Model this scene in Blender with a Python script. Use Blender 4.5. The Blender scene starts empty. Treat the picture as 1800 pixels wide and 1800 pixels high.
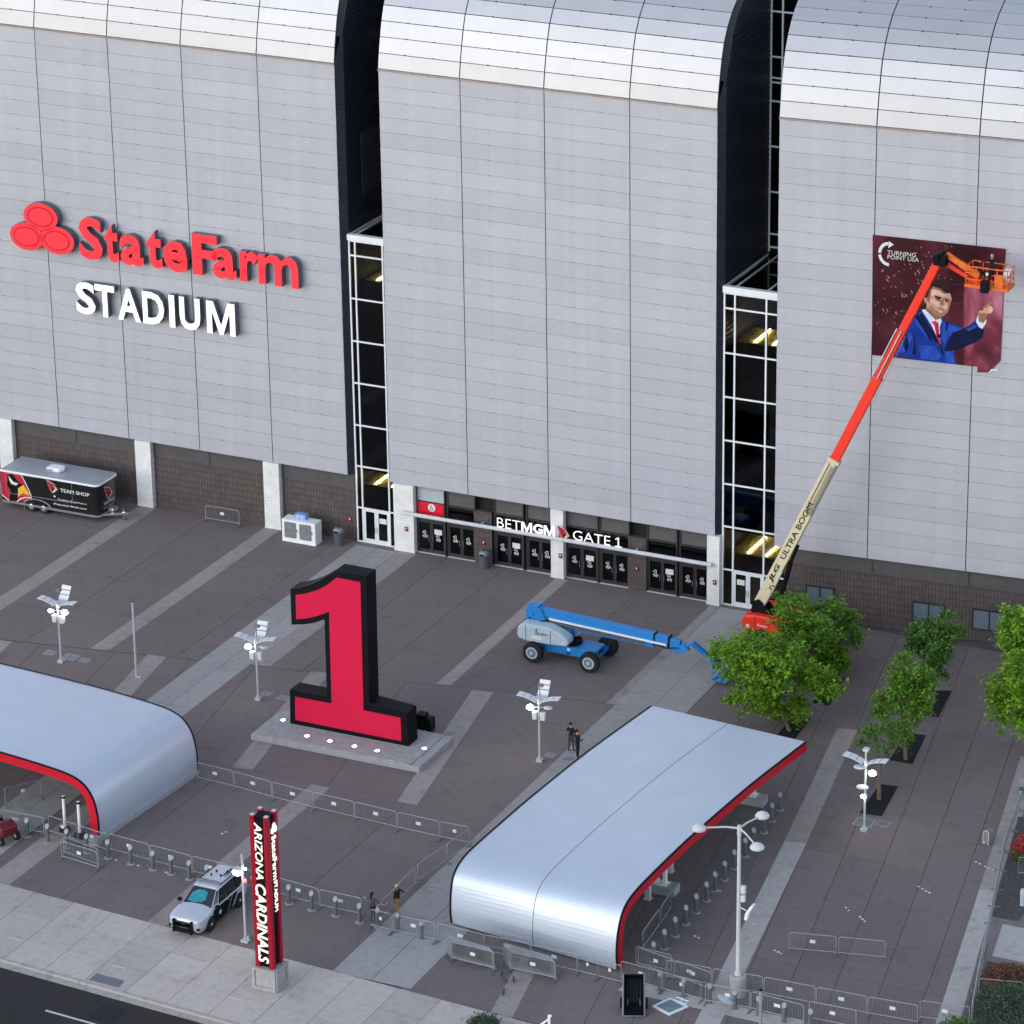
import bpy, bmesh, math, random
from math import sin, cos, tan, radians, pi, hypot, atan, atan2, sqrt
from mathutils import Vector, Matrix, Euler
random.seed(7)
sc = bpy.context.scene
C = sc.collection
# ------------------------------------------------------------------ camera
# world: X runs along the stadium front, Y into the building, Z up (metres)
FPX, CX, CY, CAMH, PITCH = 6600.0, 1150.0, 900.0, 90.0, radians(21.8)
YAW = atan(.442)
CAM = Vector((211.47*sin(YAW), -211.47*cos(YAW), CAMH))
cam_d = bpy.data.cameras.new('camera'); cam = bpy.data.objects.new('camera', cam_d); C.objects.link(cam)
cam_d.sensor_width = 36; cam_d.lens = 36*FPX/1800
cam_d.shift_x = (900-CX)/1800; cam_d.shift_y = 0
cam_d.clip_start = 1; cam_d.clip_end = 3000
cam.location = CAM; cam.rotation_euler = (pi/2-PITCH, 0, YAW)
sc.camera = cam
# ------------------------------------------------------------------ light
world = bpy.data.worlds.new('World'); sc.world = world; world.use_nodes = True
SUN_EL, SUN_AZ = radians(20), radians(205)        # azimuth: clockwise from +Y
nt = world.node_tree; nt.nodes.clear()
wo = nt.nodes.new('ShaderNodeOutputWorld'); bg = nt.nodes.new('ShaderNodeBackground'); sky = nt.nodes.new('ShaderNodeTexSky')
sky.sky_type = 'NISHITA'; sky.sun_disc = False; sky.sun_elevation = SUN_EL; sky.sun_rotation = SUN_AZ
sky.air_density = 1.0; sky.dust_density = 0.6; sky.ozone_density = 2.0; sky.altitude = 300
bg.inputs['Strength'].default_value = .15
hs = nt.nodes.new('ShaderNodeHueSaturation'); hs.inputs['Saturation'].default_value = .62; nt.links.new(sky.outputs[0], hs.inputs['Color']); nt.links.new(hs.outputs[0], bg.inputs[0]); nt.links.new(bg.outputs[0], wo.inputs[0])
sun_d = bpy.data.lights.new('sun', 'SUN'); sun = bpy.data.objects.new('sun', sun_d); C.objects.link(sun)
sun_d.energy = .25; sun_d.angle = radians(60); sun_d.color = (1, .93, .86)
sd = Vector((sin(SUN_AZ)*cos(SUN_EL), cos(SUN_AZ)*cos(SUN_EL), sin(SUN_EL)))
sun.rotation_euler = sd.to_track_quat('Z', 'Y').to_euler()
sc.view_settings.view_transform = 'Standard'; sc.view_settings.look = 'None'
sc.view_settings.gamma = 1; sc.view_settings.use_curve_mapping = False
sc.view_settings.exposure = 1.15
# ------------------------------------------------------------------ measuring
def ray(u, v):
    a, b = (u-CX)/FPX, -(v-CY)/FPX
    x, y, z = a, cos(PITCH)+b*sin(PITCH), -sin(PITCH)+b*cos(PITCH)
    return Vector((x*cos(YAW)-y*sin(YAW), x*sin(YAW)+y*cos(YAW), z))
def G(u, v, z=0):                                  # point of the level z on a sight line
    d = ray(u, v); return CAM+d*((z-CAMH)/d.z)
def on_plane(u, v, p0, n):
    d = ray(u, v); return CAM+d*(((Vector(p0)-CAM).dot(n))/d.dot(n))
def FW(u, v, w):                                   # point of the vertical plane w metres in front of the facade
    return on_plane(u, v, (0, -w, 0), Vector((0, 1, 0)))
SK = YAW-atan(.347)                                # the right-hand wall section is turned a little back
_o = Vector((8.07, 207.85-211.47, 0)); O2 = Vector((_o.x*cos(YAW)-_o.y*sin(YAW), _o.x*sin(YAW)+_o.y*cos(YAW), 0))
M2 = Matrix.Translation(O2) @ Matrix.Rotation(SK, 4, 'Z'); M2i = M2.inverted()
N2 = Vector((-sin(SK), cos(SK), 0))
def FW2(u, v, w):                                  # same for the right-hand section, local (s, -w, z)
    return M2i @ on_plane(u, v, O2-N2*w, N2)
# ------------------------------------------------------------------ materials
MATS = {}
def mat(name, col, rough=.6, metal=0, var=.1, scale=2., bump=0, orand=0, emit=0, ecol=None, spec=.3, coat=0, island=0, detail=4, streak=0):
    m = bpy.data.materials.new(name); m.use_nodes = True; MATS[name] = m
    t = m.node_tree; n = t.nodes; L = t.links; b = n['Principled BSDF']
    b.inputs['Roughness'].default_value = rough; b.inputs['Metallic'].default_value = metal
    b.inputs['Specular IOR Level'].default_value = spec
    if coat: b.inputs['Coat Weight'].default_value = coat; b.inputs['Coat Roughness'].default_value = .08
    tc = n.new('ShaderNodeTexCoord'); nz = n.new('ShaderNodeTexNoise'); nz.inputs['Scale'].default_value = scale; nz.inputs['Detail'].default_value = detail
    L.new(tc.outputs['Object'], nz.inputs['Vector'])
    mr = n.new('ShaderNodeMapRange'); mr.inputs['From Min'].default_value = .25; mr.inputs['From Max'].default_value = .75
    mr.inputs['To Min'].default_value = 1-var; mr.inputs['To Max'].default_value = 1+var
    L.new(nz.outputs['Fac'], mr.inputs['Value'])
    val = mr.outputs[0]
    for kind, amt in (('o', orand), ('i', island)):
        if not amt: continue
        src = n.new('ShaderNodeObjectInfo').outputs['Random'] if kind == 'o' else n.new('ShaderNodeNewGeometry').outputs['Random Per Island']
        m2 = n.new('ShaderNodeMapRange'); m2.inputs['To Min'].default_value = 1-amt; m2.inputs['To Max'].default_value = 1+amt
        L.new(src, m2.inputs['Value'])
        mu = n.new('ShaderNodeMath'); mu.operation = 'MULTIPLY'; L.new(val, mu.inputs[0]); L.new(m2.outputs[0], mu.inputs[1]); val = mu.outputs[0]
    if streak:                                      # rain streaks running down the sheet
        mp = n.new('ShaderNodeMapping'); mp.inputs['Scale'].default_value = (2.2, 1, .12); ge = n.new('ShaderNodeNewGeometry'); L.new(ge.outputs['Position'], mp.inputs['Vector'])
        z2 = n.new('ShaderNodeTexNoise'); z2.inputs['Scale'].default_value = 1.; z2.inputs['Detail'].default_value = 6; L.new(mp.outputs[0], z2.inputs['Vector'])
        m3 = n.new('ShaderNodeMapRange'); m3.inputs['From Min'].default_value = .3; m3.inputs['From Max'].default_value = .7; m3.inputs['To Min'].default_value = 1-streak; m3.inputs['To Max'].default_value = 1+streak; L.new(z2.outputs['Fac'], m3.inputs['Value'])
        mu = n.new('ShaderNodeMath'); mu.operation = 'MULTIPLY'; L.new(val, mu.inputs[0]); L.new(m3.outputs[0], mu.inputs[1]); val = mu.outputs[0]
    vm = n.new('ShaderNodeVectorMath'); vm.operation = 'SCALE'; vm.inputs[0].default_value = col; L.new(val, vm.inputs['Scale'])
    L.new(vm.outputs[0], b.inputs['Base Color'])
    if bump:
        bp = n.new('ShaderNodeBump'); bp.inputs['Strength'].default_value = bump; bp.inputs['Distance'].default_value = .02
        nb = n.new('ShaderNodeTexNoise'); nb.inputs['Scale'].default_value = scale*12; L.new(tc.outputs['Object'], nb.inputs['Vector'])
        L.new(nb.outputs['Fac'], bp.inputs['Height']); L.new(bp.outputs[0], b.inputs['Normal'])
    if emit:
        b.inputs['Emission Color'].default_value = (*(ecol or col), 1); b.inputs['Emission Strength'].default_value = emit
    m['vm'] = vm.name
    return m
def ground_mat(name, col, big=.10, fine=.12, orand=.06, rough=.85, stain=.25, tint=(1.0, .97, .94)):
    # paving: fine aggregate speckle, broad blotches, darker wear stains, slight warm/cool drift
    m = bpy.data.materials.new(name); m.use_nodes = True; MATS[name] = m
    t = m.node_tree; n = t.nodes; L = t.links; b = n['Principled BSDF']; b.inputs['Roughness'].default_value = rough
    b.inputs['Specular IOR Level'].default_value = .3
    geo = n.new('ShaderNodeNewGeometry')
    def noise(s, lo, hi, f0=.3, f1=.7, det=5, rg=.6):
        z = n.new('ShaderNodeTexNoise'); z.inputs['Scale'].default_value = s; z.inputs['Detail'].default_value = det; z.inputs['Roughness'].default_value = rg
        L.new(geo.outputs['Position'], z.inputs['Vector'])
        r = n.new('ShaderNodeMapRange'); r.inputs['From Min'].default_value = f0; r.inputs['From Max'].default_value = f1
        r.inputs['To Min'].default_value = lo; r.inputs['To Max'].default_value = hi; L.new(z.outputs['Fac'], r.inputs['Value']); return r.outputs[0], z
    def mul(a, c):
        k = n.new('ShaderNodeMath'); k.operation = 'MULTIPLY'; L.new(a, k.inputs[0]); L.new(c, k.inputs[1]); return k.outputs[0]
    v, _ = noise(.12, 1-big, 1+big)
    f, zf = noise(7., 1-fine, 1+fine, det=8, rg=.85); v = mul(v, f)
    s1, _ = noise(.55, 1-stain, 1, .30, .46, 6, .65); v = mul(v, s1)
    s2, _ = noise(2.3, 1-stain*.6, 1.03, .32, .5, 4, .6); v = mul(v, s2)
    if orand:
        o = n.new('ShaderNodeObjectInfo'); r = n.new('ShaderNodeMapRange'); r.inputs['To Min'].default_value = 1-orand; r.inputs['To Max'].default_value = 1+orand
        L.new(o.outputs['Random'], r.inputs['Value']); v = mul(v, r.outputs[0])
    h, _ = noise(.06, 0, 1)
    mx = n.new('ShaderNodeMix'); mx.data_type = 'RGBA'; L.new(h, mx.inputs['Factor'])
    mx.inputs['A'].default_value = (*col, 1); mx.inputs['B'].default_value = (col[0]*tint[0], col[1]*tint[1], col[2]*tint[2], 1)
    vm = n.new('ShaderNodeVectorMath'); vm.operation = 'SCALE'; L.new(mx.outputs['Result'], vm.inputs[0]); L.new(v, vm.inputs['Scale'])
    L.new(vm.outputs[0], b.inputs['Base Color'])
    bp = n.new('ShaderNodeBump'); bp.inputs['Strength'].default_value = .25; bp.inputs['Distance'].default_value = .01
    L.new(zf.outputs['Fac'], bp.inputs['Height']); L.new(bp.outputs[0], b.inputs['Normal'])
    return m
def brick_mat(name, c1, c2, mortar, bw, bh, ms=.02, offset=0., rough=.85):
    m = bpy.data.materials.new(name); m.use_nodes = True; MATS[name] = m
    t = m.node_tree; n = t.nodes; L = t.links; b = n['Principled BSDF']; b.inputs['Roughness'].default_value = rough
    tc = n.new('ShaderNodeTexCoord'); sep = n.new('ShaderNodeSeparateXYZ'); L.new(tc.outputs['Object'], sep.inputs[0])
    cb = n.new('ShaderNodeCombineXYZ'); L.new(sep.outputs['X'], cb.inputs['X']); L.new(sep.outputs['Z'], cb.inputs['Y'])
    br = n.new('ShaderNodeTexBrick'); br.offset = offset; br.inputs['Scale'].default_value = 1
    br.inputs['Color1'].default_value = (*c1, 1); br.inputs['Color2'].default_value = (*c2, 1); br.inputs['Mortar'].default_value = (*mortar, 1)
    br.inputs['Brick Width'].default_value = bw; br.inputs['Row Height'].default_value = bh; br.inputs['Mortar Size'].default_value = ms
    L.new(cb.outputs[0], br.inputs['Vector'])
    nz = n.new('ShaderNodeTexNoise'); nz.inputs['Scale'].default_value = 1.3; nz.inputs['Detail'].default_value = 6; L.new(tc.outputs['Object'], nz.inputs['Vector'])
    mr = n.new('ShaderNodeMapRange'); mr.inputs['From Min'].default_value = .3; mr.inputs['From Max'].default_value = .7; mr.inputs['To Min'].default_value = .90; mr.inputs['To Max'].default_value = 1.08; L.new(nz.outputs['Fac'], mr.inputs['Value'])
    vm = n.new('ShaderNodeVectorMath'); vm.operation = 'SCALE'; L.new(br.outputs['Color'], vm.inputs[0]); L.new(mr.outputs[0], vm.inputs['Scale'])
    L.new(vm.outputs[0], b.inputs['Base Color'])
    bp = n.new('ShaderNodeBump'); bp.inputs['Strength'].default_value = .6; bp.inputs['Distance'].default_value = .02; bp.invert = True
    L.new(br.outputs['Fac'], bp.inputs['Height']); L.new(bp.outputs[0], b.inputs['Normal'])
    return m
def glass_mat(name, tint=.25, gloss=.12, rough=.03):
    m = bpy.data.materials.new(name); m.use_nodes = True; MATS[name] = m
    t = m.node_tree; n = t.nodes; L = t.links; n.remove(n['Principled BSDF'])
    tr = n.new('ShaderNodeBsdfTransparent'); tr.inputs[0].default_value = (tint*.95, tint*.97, tint, 1)
    gl = n.new('ShaderNodeBsdfGlossy'); gl.inputs['Roughness'].default_value = rough; gl.inputs[0].default_value = (.9, .93, 1, 1)
    fr = n.new('ShaderNodeFresnel'); fr.inputs['IOR'].default_value = 1.35
    nz = n.new('ShaderNodeTexNoise'); nz.inputs['Scale'].default_value = .4; bp = n.new('ShaderNodeBump'); bp.inputs['Strength'].default_value = .04
    L.new(nz.outputs['Fac'], bp.inputs['Height']); L.new(bp.outputs[0], gl.inputs['Normal'])
    ml = n.new('ShaderNodeMath'); ml.operation = 'MAXIMUM'; ml.inputs[1].default_value = gloss*.3; L.new(fr.outputs[0], ml.inputs[0])
    mx = n.new('ShaderNodeMixShader'); L.new(ml.outputs[0], mx.inputs[0]); L.new(tr.outputs[0], mx.inputs[1]); L.new(gl.outputs[0], mx.inputs[2])
    L.new(mx.outputs[0], n['Material Output'].inputs[0]); return m
K = {}
K['panel'] = mat('panel_metal', (.465, .47, .515), .45, .3, .05, .7, orand=.045, bump=.03, streak=.025)
K['roofpanel'] = mat('roof_panel_metal', (.43, .435, .46), .42, .35, .04, .7, orand=.05, bump=.02)
K['backing'] = mat('dark_backing', (.04, .042, .048), .8)
K['drip'] = mat('drip_edge', (.33, .27, .25), .6, .3, .2, 6)
K['cladding'] = mat('navy_cladding', (.030, .036, .055), .38, .35, .2, 1.5)
K['frame'] = mat('white_frame', (.72, .74, .76), .45, .1, .05)
K['glass'] = glass_mat('dark_glass', .48)
K['brick'] = brick_mat('brown_brick', (.105, .078, .070), (.078, .060, .056), (.040, .033, .033), .21, .42, .018)
K['cmu'] = brick_mat('white_block', (.72, .71, .69), (.70, .69, .67), (.62, .61, .59), .40, .21, .012, .5)
K['louver'] = mat('bronze_louver', (.10, .092, .09), .55, .3, .1)
K['louver2'] = mat('grey_louver', (.40, .43, .45), .5, .4, .1)
K['bronze'] = mat('bronze_frame', (.055, .05, .052), .4, .4, .1)
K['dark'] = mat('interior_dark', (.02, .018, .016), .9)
K['intfloor'] = mat('interior_floor', (.10, .085, .05), .8, 0, .3, 3)
K['ceilgrid'] = mat('ceiling_grid', (.55, .46, .10), .7, 0, .45, 4)
K['tube'] = mat('light_tube', (1, .9, .7), .5, emit=38, ecol=(1, .82, .50))
K['poletint'] = mat('lamp_post_white', (.52, .53, .53), .5, 0, .06)
K['white'] = mat('white_paint', (.78, .78, .78), .5, 0, .04)
K['offwhite'] = mat('offwhite_paint', (.55, .56, .57), .5, 0, .08)
K['signred'] = mat('sign_red', (.72, .020, .030), .4, 0, .03, emit=.25, ecol=(1, .05, .07))  # mild emission in the sign faces stands in for brighter light on them
K['signwhite'] = mat('sign_white', (.80, .80, .80), .4, 0, .02, emit=.30, ecol=(1, 1, 1))
K['signdeep'] = mat('sign_groove_red', (.32, .008, .02), .4, emit=.10, ecol=(1, .05, .08))
K['return'] = mat('letter_return', (.12, .125, .14), .5, .3)
K['red'] = mat('monument_red', (.60, .007, .050), .6, 0, .05, 6, spec=.2)
K['redtrim'] = mat('fascia_red', (.50, .004, .02), .5, 0, .05)
K['black'] = mat('black_paint', (.005, .005, .007), .55, 0, .2, spec=.12)
K['rubber'] = mat('rubber', (.016, .016, .017), .8, 0, .25, 8)
K['galv'] = mat('galvanised_steel', (.40, .42, .44), .42, .6, .15, 5)
K['galvd'] = mat('weathered_steel', (.22, .235, .25), .5, .5, .2, 5)
K['bollard'] = mat('bollard_steel', (.17, .19, .215), .45, .5, .12, 6)
K['concrete'] = mat('concrete', (.34, .335, .33), .85, 0, .16, 3, bump=.2)
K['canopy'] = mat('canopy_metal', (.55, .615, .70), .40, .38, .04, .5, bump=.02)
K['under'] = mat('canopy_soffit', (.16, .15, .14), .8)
K['blue'] = mat('lift_blue', (.014, .20, .54), .5, 0, .1, 4, coat=.15)
K['cowl'] = mat('lift_grey', (.42, .50, .55), .45, 0, .08, 4)
K['orange'] = mat('lift_orange', (.80, .030, .008), .5, 0, .08, 4, coat=.15)
K['orange2'] = mat('basket_orange', (.72, .135, .018), .5, 0, .1, 4)
K['cream'] = mat('boom_cream', (.60, .52, .33), .45, 0, .06, 3)
K['lamp'] = mat('lamp_glow', (1, 1, .92), .4, emit=14, ecol=(1, 1, .88))
K['lampsoft'] = mat('solar_wing', (.66, .68, .70), .35, 0, .04)
K['uplight'] = mat('uplight_glow', (1, .8, .7), .4, emit=7, ecol=(1, .72, .62))
K['redlamp'] = mat('red_lamp', (1, .05, .05), .4, emit=5, ecol=(1, .05, .06))
K['textglow'] = mat('lit_letters', (.6, .57, .5), .4, emit=.4, ecol=(1, .92, .78))
K['pylonred'] = mat('pylon_red', (.33, .005, .020), .4, 0, .05)
K['pole'] = mat('pole_grey', (.50, .52, .53), .45, .3, .06)
K['trail'] = mat('trailer_black', (.010, .010, .011), .25, 0, .2, coat=.4)
K['trailroof'] = mat('trailer_roof', (.36, .39, .43), .4, .3, .06)
K['chrome'] = mat('bright_metal', (.75, .76, .78), .22, .9, .04)
K['carwhite'] = mat('car_silver', (.46, .50, .56), .28, .25, .03, coat=.6)
K['carglass'] = mat('car_glass', (.012, .014, .018), .08, 0, .1, spec=.7)
K['shade'] = mat('sunshade_teal', (.03, .23, .28), .4, .1, .3, 5)
K['bark'] = mat('bark', (.16, .12, .085), .9, 0, .3, 8, bump=.4)
K['mulch'] = mat('tree_pit_mulch', (.012, .013, .016), .9, 0, .4, 9, bump=.5)
K['gravel'] = mat('gravel', (.085, .078, .075), .95, 0, .6, 9, bump=.8)
K['flower'] = mat('red_flowers', (.42, .01, .03), .6, island=.5)
K['skin'] = mat('skin', (.42, .24, .17), .55)
K['skind'] = mat('skin_dark', (.16, .085, .055), .55)
K['cblack'] = mat('cloth_black', (.013, .013, .016), .9)
K['cgrey'] = mat('cloth_grey', (.060, .060, .075), .9)
K['tan'] = mat('cloth_tan', (.36, .19, .07), .85)
K['pantsgrey'] = mat('cloth_dark_trousers', (.05, .047, .05), .9)
K['hair'] = mat('hair', (.018, .013, .011), .7)
K['cap'] = mat('tan_hair', (.50, .34, .16), .7)
K['foil'] = mat('patch_blue', (.20, .32, .65), .5)
K['paper'] = mat('paper', (.64, .64, .64), .6, 0, .02)
def ramp_mat(name, stops, scale, detail=8, stretch=(1,1,1), rough=.6):
    m = bpy.data.materials.new(name); m.use_nodes = True; MATS[name] = m; t = m.node_tree; n = t.nodes; L = t.links; b = n['Principled BSDF']
    b.inputs['Roughness'].default_value = rough; b.inputs['Specular IOR Level'].default_value = .15
    tc = n.new('ShaderNodeTexCoord'); mp = n.new('ShaderNodeMapping'); mp.inputs['Scale'].default_value = stretch; mp.inputs['Rotation'].default_value = (0, .6, 0); z = n.new('ShaderNodeTexNoise'); z.inputs['Scale'].default_value = scale; z.inputs['Detail'].default_value = detail; z.inputs['Distortion'].default_value = .6
    r = n.new('ShaderNodeValToRGB'); L.new(tc.outputs['Object'], mp.inputs['Vector']); L.new(mp.outputs[0], z.inputs['Vector']); L.new(z.outputs['Fac'], r.inputs[0]); L.new(r.outputs[0], b.inputs['Base Color'])
    while len(r.color_ramp.elements) < len(stops): r.color_ramp.elements.new(.5)
    for e, (p, c) in zip(r.color_ramp.elements, stops): e.position = p; e.color = (*c, 1)
    return m
def foliage(name, col):
    m = mat(name, col, .55, 0, .45, 1.5, island=.5, spec=.3)
    b = m.node_tree.nodes['Principled BSDF']
    t = m.node_tree; tr = t.nodes.new('ShaderNodeBsdfTranslucent'); mx = t.nodes.new('ShaderNodeMixShader'); mx.inputs[0].default_value = .3
    t.links.new(t.nodes[m['vm']].outputs[0], tr.inputs[0])
    t.links.new(b.outputs[0], mx.inputs[1]); t.links.new(tr.outputs[0], mx.inputs[2]); t.links.new(mx.outputs[0], t.nodes['Material Output'].inputs[0])
    return m
K['leaf'] = foliage('leaves_green', (.118, .25, .022))
K['leafb'] = foliage('leaves_bright', (.165, .315, .022))
K['leafd'] = foliage('leaves_dark', (.072, .165, .026))
K['shrub'] = foliage('shrub_grey_green', (.06, .10, .06))
K['shrubr'] = foliage('shrub_rust', (.16, .085, .045))
K['plaza'] = ground_mat('plaza_paving', (.172, .142, .138), .07, .22, .06, stain=.15, tint=(1.0, .97, .94))
K['band'] = ground_mat('paving_band', (.315, .278, .262), .08, .16, .05)
K['bandl'] = ground_mat('light_paving_band', (.42, .405, .39), .06, .12, .04)
K['path'] = ground_mat('concrete_path', (.325, .318, .312), .08, .13, .06, stain=.2)
K['walk'] = ground_mat('sidewalk_concrete', (.455, .412, .38), .07, .12, .09, stain=.2)
K['kerb'] = ground_mat('kerb_concrete', (.36, .34, .32), .08, .15, 0, stain=.35)
K['asphalt'] = ground_mat('asphalt', (.030, .026, .027), .15, .25, 0, stain=.2)
K['joint'] = mat('paving_joint', (.095, .083, .082), .95)
K['earth'] = ground_mat('earth', (.13, .115, .10), .15, .25, 0)
K['pinkpave'] = ground_mat('rose_paving', (.20, .165, .165), .08, .14, 0)
# ------------------------------------------------------------------ mesh helpers
class MB:
    def __init__(s): s.v = []; s.f = []; s.mi = []; s.m = 0
    def add(s, vs, fs, M=None):
        o = len(s.v)
        s.v += [tuple(M @ Vector(p)) if M is not None else tuple(p) for p in vs]
        for f in fs: s.f.append([i+o for i in f]); s.mi.append(s.m)
        return s
    def box(s, x0, x1, y0, y1, z0, z1, M=None):
        return s.add([(x0,y0,z0),(x1,y0,z0),(x1,y1,z0),(x0,y1,z0),(x0,y0,z1),(x1,y0,z1),(x1,y1,z1),(x0,y1,z1)],
                     [(3,2,1,0),(4,5,6,7),(0,1,5,4),(1,2,6,5),(2,3,7,6),(3,0,4,7)], M)
    def cbox(s, c, d, M=None): return s.box(c[0]-d[0]/2, c[0]+d[0]/2, c[1]-d[1]/2, c[1]+d[1]/2, c[2]-d[2]/2, c[2]+d[2]/2, M)
    def tube(s, pts, r, n=6, cap=True):
        pts = [Vector(p) for p in pts]; rs = r if isinstance(r, (list, tuple)) else [r]*len(pts)
        ref = None; rings = []
        for i, p in enumerate(pts):
            t = (pts[min(i+1, len(pts)-1)]-pts[max(i-1, 0)]).normalized()
            if ref is None: ref = t.orthogonal().normalized()
            ref = (ref-t*ref.dot(t)); ref = ref.normalized() if ref.length > 1e-6 else t.orthogonal().normalized()
            b = t.cross(ref)
            rings.append([p+(ref*cos(2*pi*k/n)+b*sin(2*pi*k/n))*rs[i] for k in range(n)])
        vs = [q for R in rings for q in R]; fs = []
        for i in range(len(pts)-1):
            for k in range(n):
                a, b2 = i*n+k, i*n+(k+1) % n; fs.append((a, b2, b2+n, a+n))
        if cap: fs.append(tuple(range(n))[::-1]); fs.append(tuple(range(len(vs)-n, len(vs))))
        return s.add(vs, fs)
    def beam(s, a, b, wd, ht, up=(0,0,1)):
        a, b = Vector(a), Vector(b); t = (b-a); l = t.length; t.normalize(); up = Vector(up)
        x = t.cross(up).normalized(); u = x.cross(t)
        M = Matrix(((x.x, t.x, u.x, a.x), (x.y, t.y, u.y, a.y), (x.z, t.z, u.z, a.z), (0,0,0,1)))
        return s.box(-wd/2, wd/2, 0, l, -ht/2, ht/2, M)
    def prism(s, pts, d):                          # pts: 3-D outline, d: extrusion vector; faces triangulated by Blender
        pts = [Vector(p) for p in pts]; d = Vector(d); n = len(pts)
        vs = pts+[p+d for p in pts]
        fs = [tuple(range(n)), tuple(range(2*n-1, n-1, -1))]+[(i, i+n, (i+1) % n+n, (i+1) % n) for i in range(n)]
        return s.add(vs, fs)
    def poly(s, pts): return s.add(pts, [tuple(range(len(pts)))])
    def lathe(s, prof, n=12, M=None):              # prof: (r, z)
        vs = [(r*cos(2*pi*k/n), r*sin(2*pi*k/n), z) for r, z in prof for k in range(n)]; fs = []
        for i in range(len(prof)-1):
            for k in range(n):
                a, b = i*n+k, i*n+(k+1) % n; fs.append((a, b, b+n, a+n))
        fs.append(tuple(range(n))[::-1]); fs.append(tuple(range(len(vs)-n, len(vs))))
        return s.add(vs, fs, M)
    def ball(s, c, r, n=10, m=6):
        r = r if isinstance(r, (tuple, list)) else (r, r, r)
        prof = [(max(sin(pi*i/m), 1e-3), -cos(pi*i/m)) for i in range(m+1)]
        return s.lathe(prof, n, Matrix.Translation(c) @ Matrix.Diagonal((*r, 1)))
    def grid(s, rows):                             # rows of points -> quads
        n = len(rows[0]); vs = [p for R in rows for p in R]
        return s.add(vs, [(i*n+k, i*n+k+1, (i+1)*n+k+1, (i+1)*n+k) for i in range(len(rows)-1) for k in range(n-1)])
    def mesh(s, name, mats):
        me = bpy.data.meshes.new(name); me.from_pydata(s.v, [], s.f)
        for m in (mats if isinstance(mats, (list, tuple)) else [mats]): me.materials.append(m)
        if any(s.mi): me.polygons.foreach_set('material_index', s.mi)
        bm = bmesh.new(); bm.from_mesh(me); bmesh.ops.recalc_face_normals(bm, faces=bm.faces); bm.to_mesh(me); bm.free()
        me.update(); return me
    def build(s, name, mats, parent=None, smooth=False, bevel=0, kind=None, loc=None):
        me = s.mesh(name, mats)
        o = link(name, me, parent)
        if smooth:
            me.polygons.foreach_set('use_smooth', [True]*len(me.polygons)); me.set_sharp_from_angle(angle=radians(38))
        if bevel:
            b = o.modifiers.new('bevel', 'BEVEL'); b.width = bevel; b.segments = 2; b.limit_method = 'ANGLE'
        if kind: o['kind'] = kind
        if loc: o.location = loc
        return o
def link(name, data, parent=None):
    o = bpy.data.objects.new(name, data); C.objects.link(o)
    if parent: o.parent = parent
    return o
def tag(o, label, cat, group=None):
    o['label'] = label; o['category'] = cat
    if group: o['group'] = group
    return o
def thing(name, label, cat, loc=(0,0,0), rz=0, group=None):
    o = bpy.data.objects.new(name, None); C.objects.link(o); o.location = loc; o.rotation_euler = (0, 0, rz); o.empty_display_size = .3
    return tag(o, label, cat, group)
def copy_tree(o, parent=None):
    c = o.copy(); C.objects.link(c); c.parent = parent
    for ch in list(o.children): copy_tree(ch, c)
    return c
_tc = {}
GL = {'M': ([(0,0),(.17,0),(.17,.52),(.40,0),(.52,0),(.75,.52),(.75,0),(.92,0),(.92,.73),(.70,.73),(.46,.20),(.22,.73),(0,.73)], 1.0),
      '1': ([(0,0),(.42,0),(.42,.07),(.25,.07),(.25,.73),(.17,.73),(.0,.60),(.04,.55),(.17,.65),(.17,.07),(0,.07)], .5),
      'm': ([(0,0),(.15,0),(.15,.30),(.18,.38),(.26,.41),(.33,.38),(.35,.30),(.35,0),(.50,0),(.50,.30),(.53,.38),(.61,.41),(.68,.38),(.70,.30),(.70,0),(.85,0),(.85,.36),(.81,.48),(.71,.545),(.60,.535),(.49,.46),(.42,.53),(.31,.55),(.21,.52),(.15,.46),(.15,.535),(0,.535)], .93)}
def text_polys(body, size=1., bold=0., extrude=0., shear=0.):
    key = (body, bold, extrude, shear)
    if key in _tc: return _tc[key]
    if body in GL and (bold or body == '1'):
        pts = GL[body][0]; n = len(pts)
        vs = [(x, y, .5) for x, y in pts]+[(x, y, -.5) for x, y in pts]
        fs = [tuple(range(n)), tuple(range(2*n-1, n-1, -1))]+[(i, (i+1)%n, (i+1)%n+n, i+n) for i in range(n)]
    else:
        cu = bpy.data.curves.new('t', 'FONT'); cu.body = body; cu.size = 1; cu.resolution_u = 3; cu.shear = shear; cu.extrude = extrude*.5; cu.offset = bold if extrude else 0
        ob = bpy.data.objects.new('t', cu); C.objects.link(ob); dg = bpy.context.evaluated_depsgraph_get(); dg.update()
        me = bpy.data.meshes.new_from_object(ob.evaluated_get(dg)); C.objects.unlink(ob); bpy.data.objects.remove(ob); bpy.data.curves.remove(cu)
        vs, fs = [tuple(v.co) for v in me.vertices], [tuple(p.vertices) for p in me.polygons]; bpy.data.meshes.remove(me)
        if bold and not extrude:                    # flat print: thicken by overprinting in thin layers
            n = len(vs); V, F = list(vs), list(fs)
            for k, (dx, dy) in enumerate(((bold,0),(-bold,0),(0,bold*.7),(0,-bold*.7))):
                V += [(x+dx, y+dy, z-.002*(k+1)) for x, y, z in vs]; F += [tuple(i+n*(k+1) for i in f) for f in fs]
            vs, fs = V, F
    _tc[key] = (vs, fs); return _tc[key]
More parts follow.
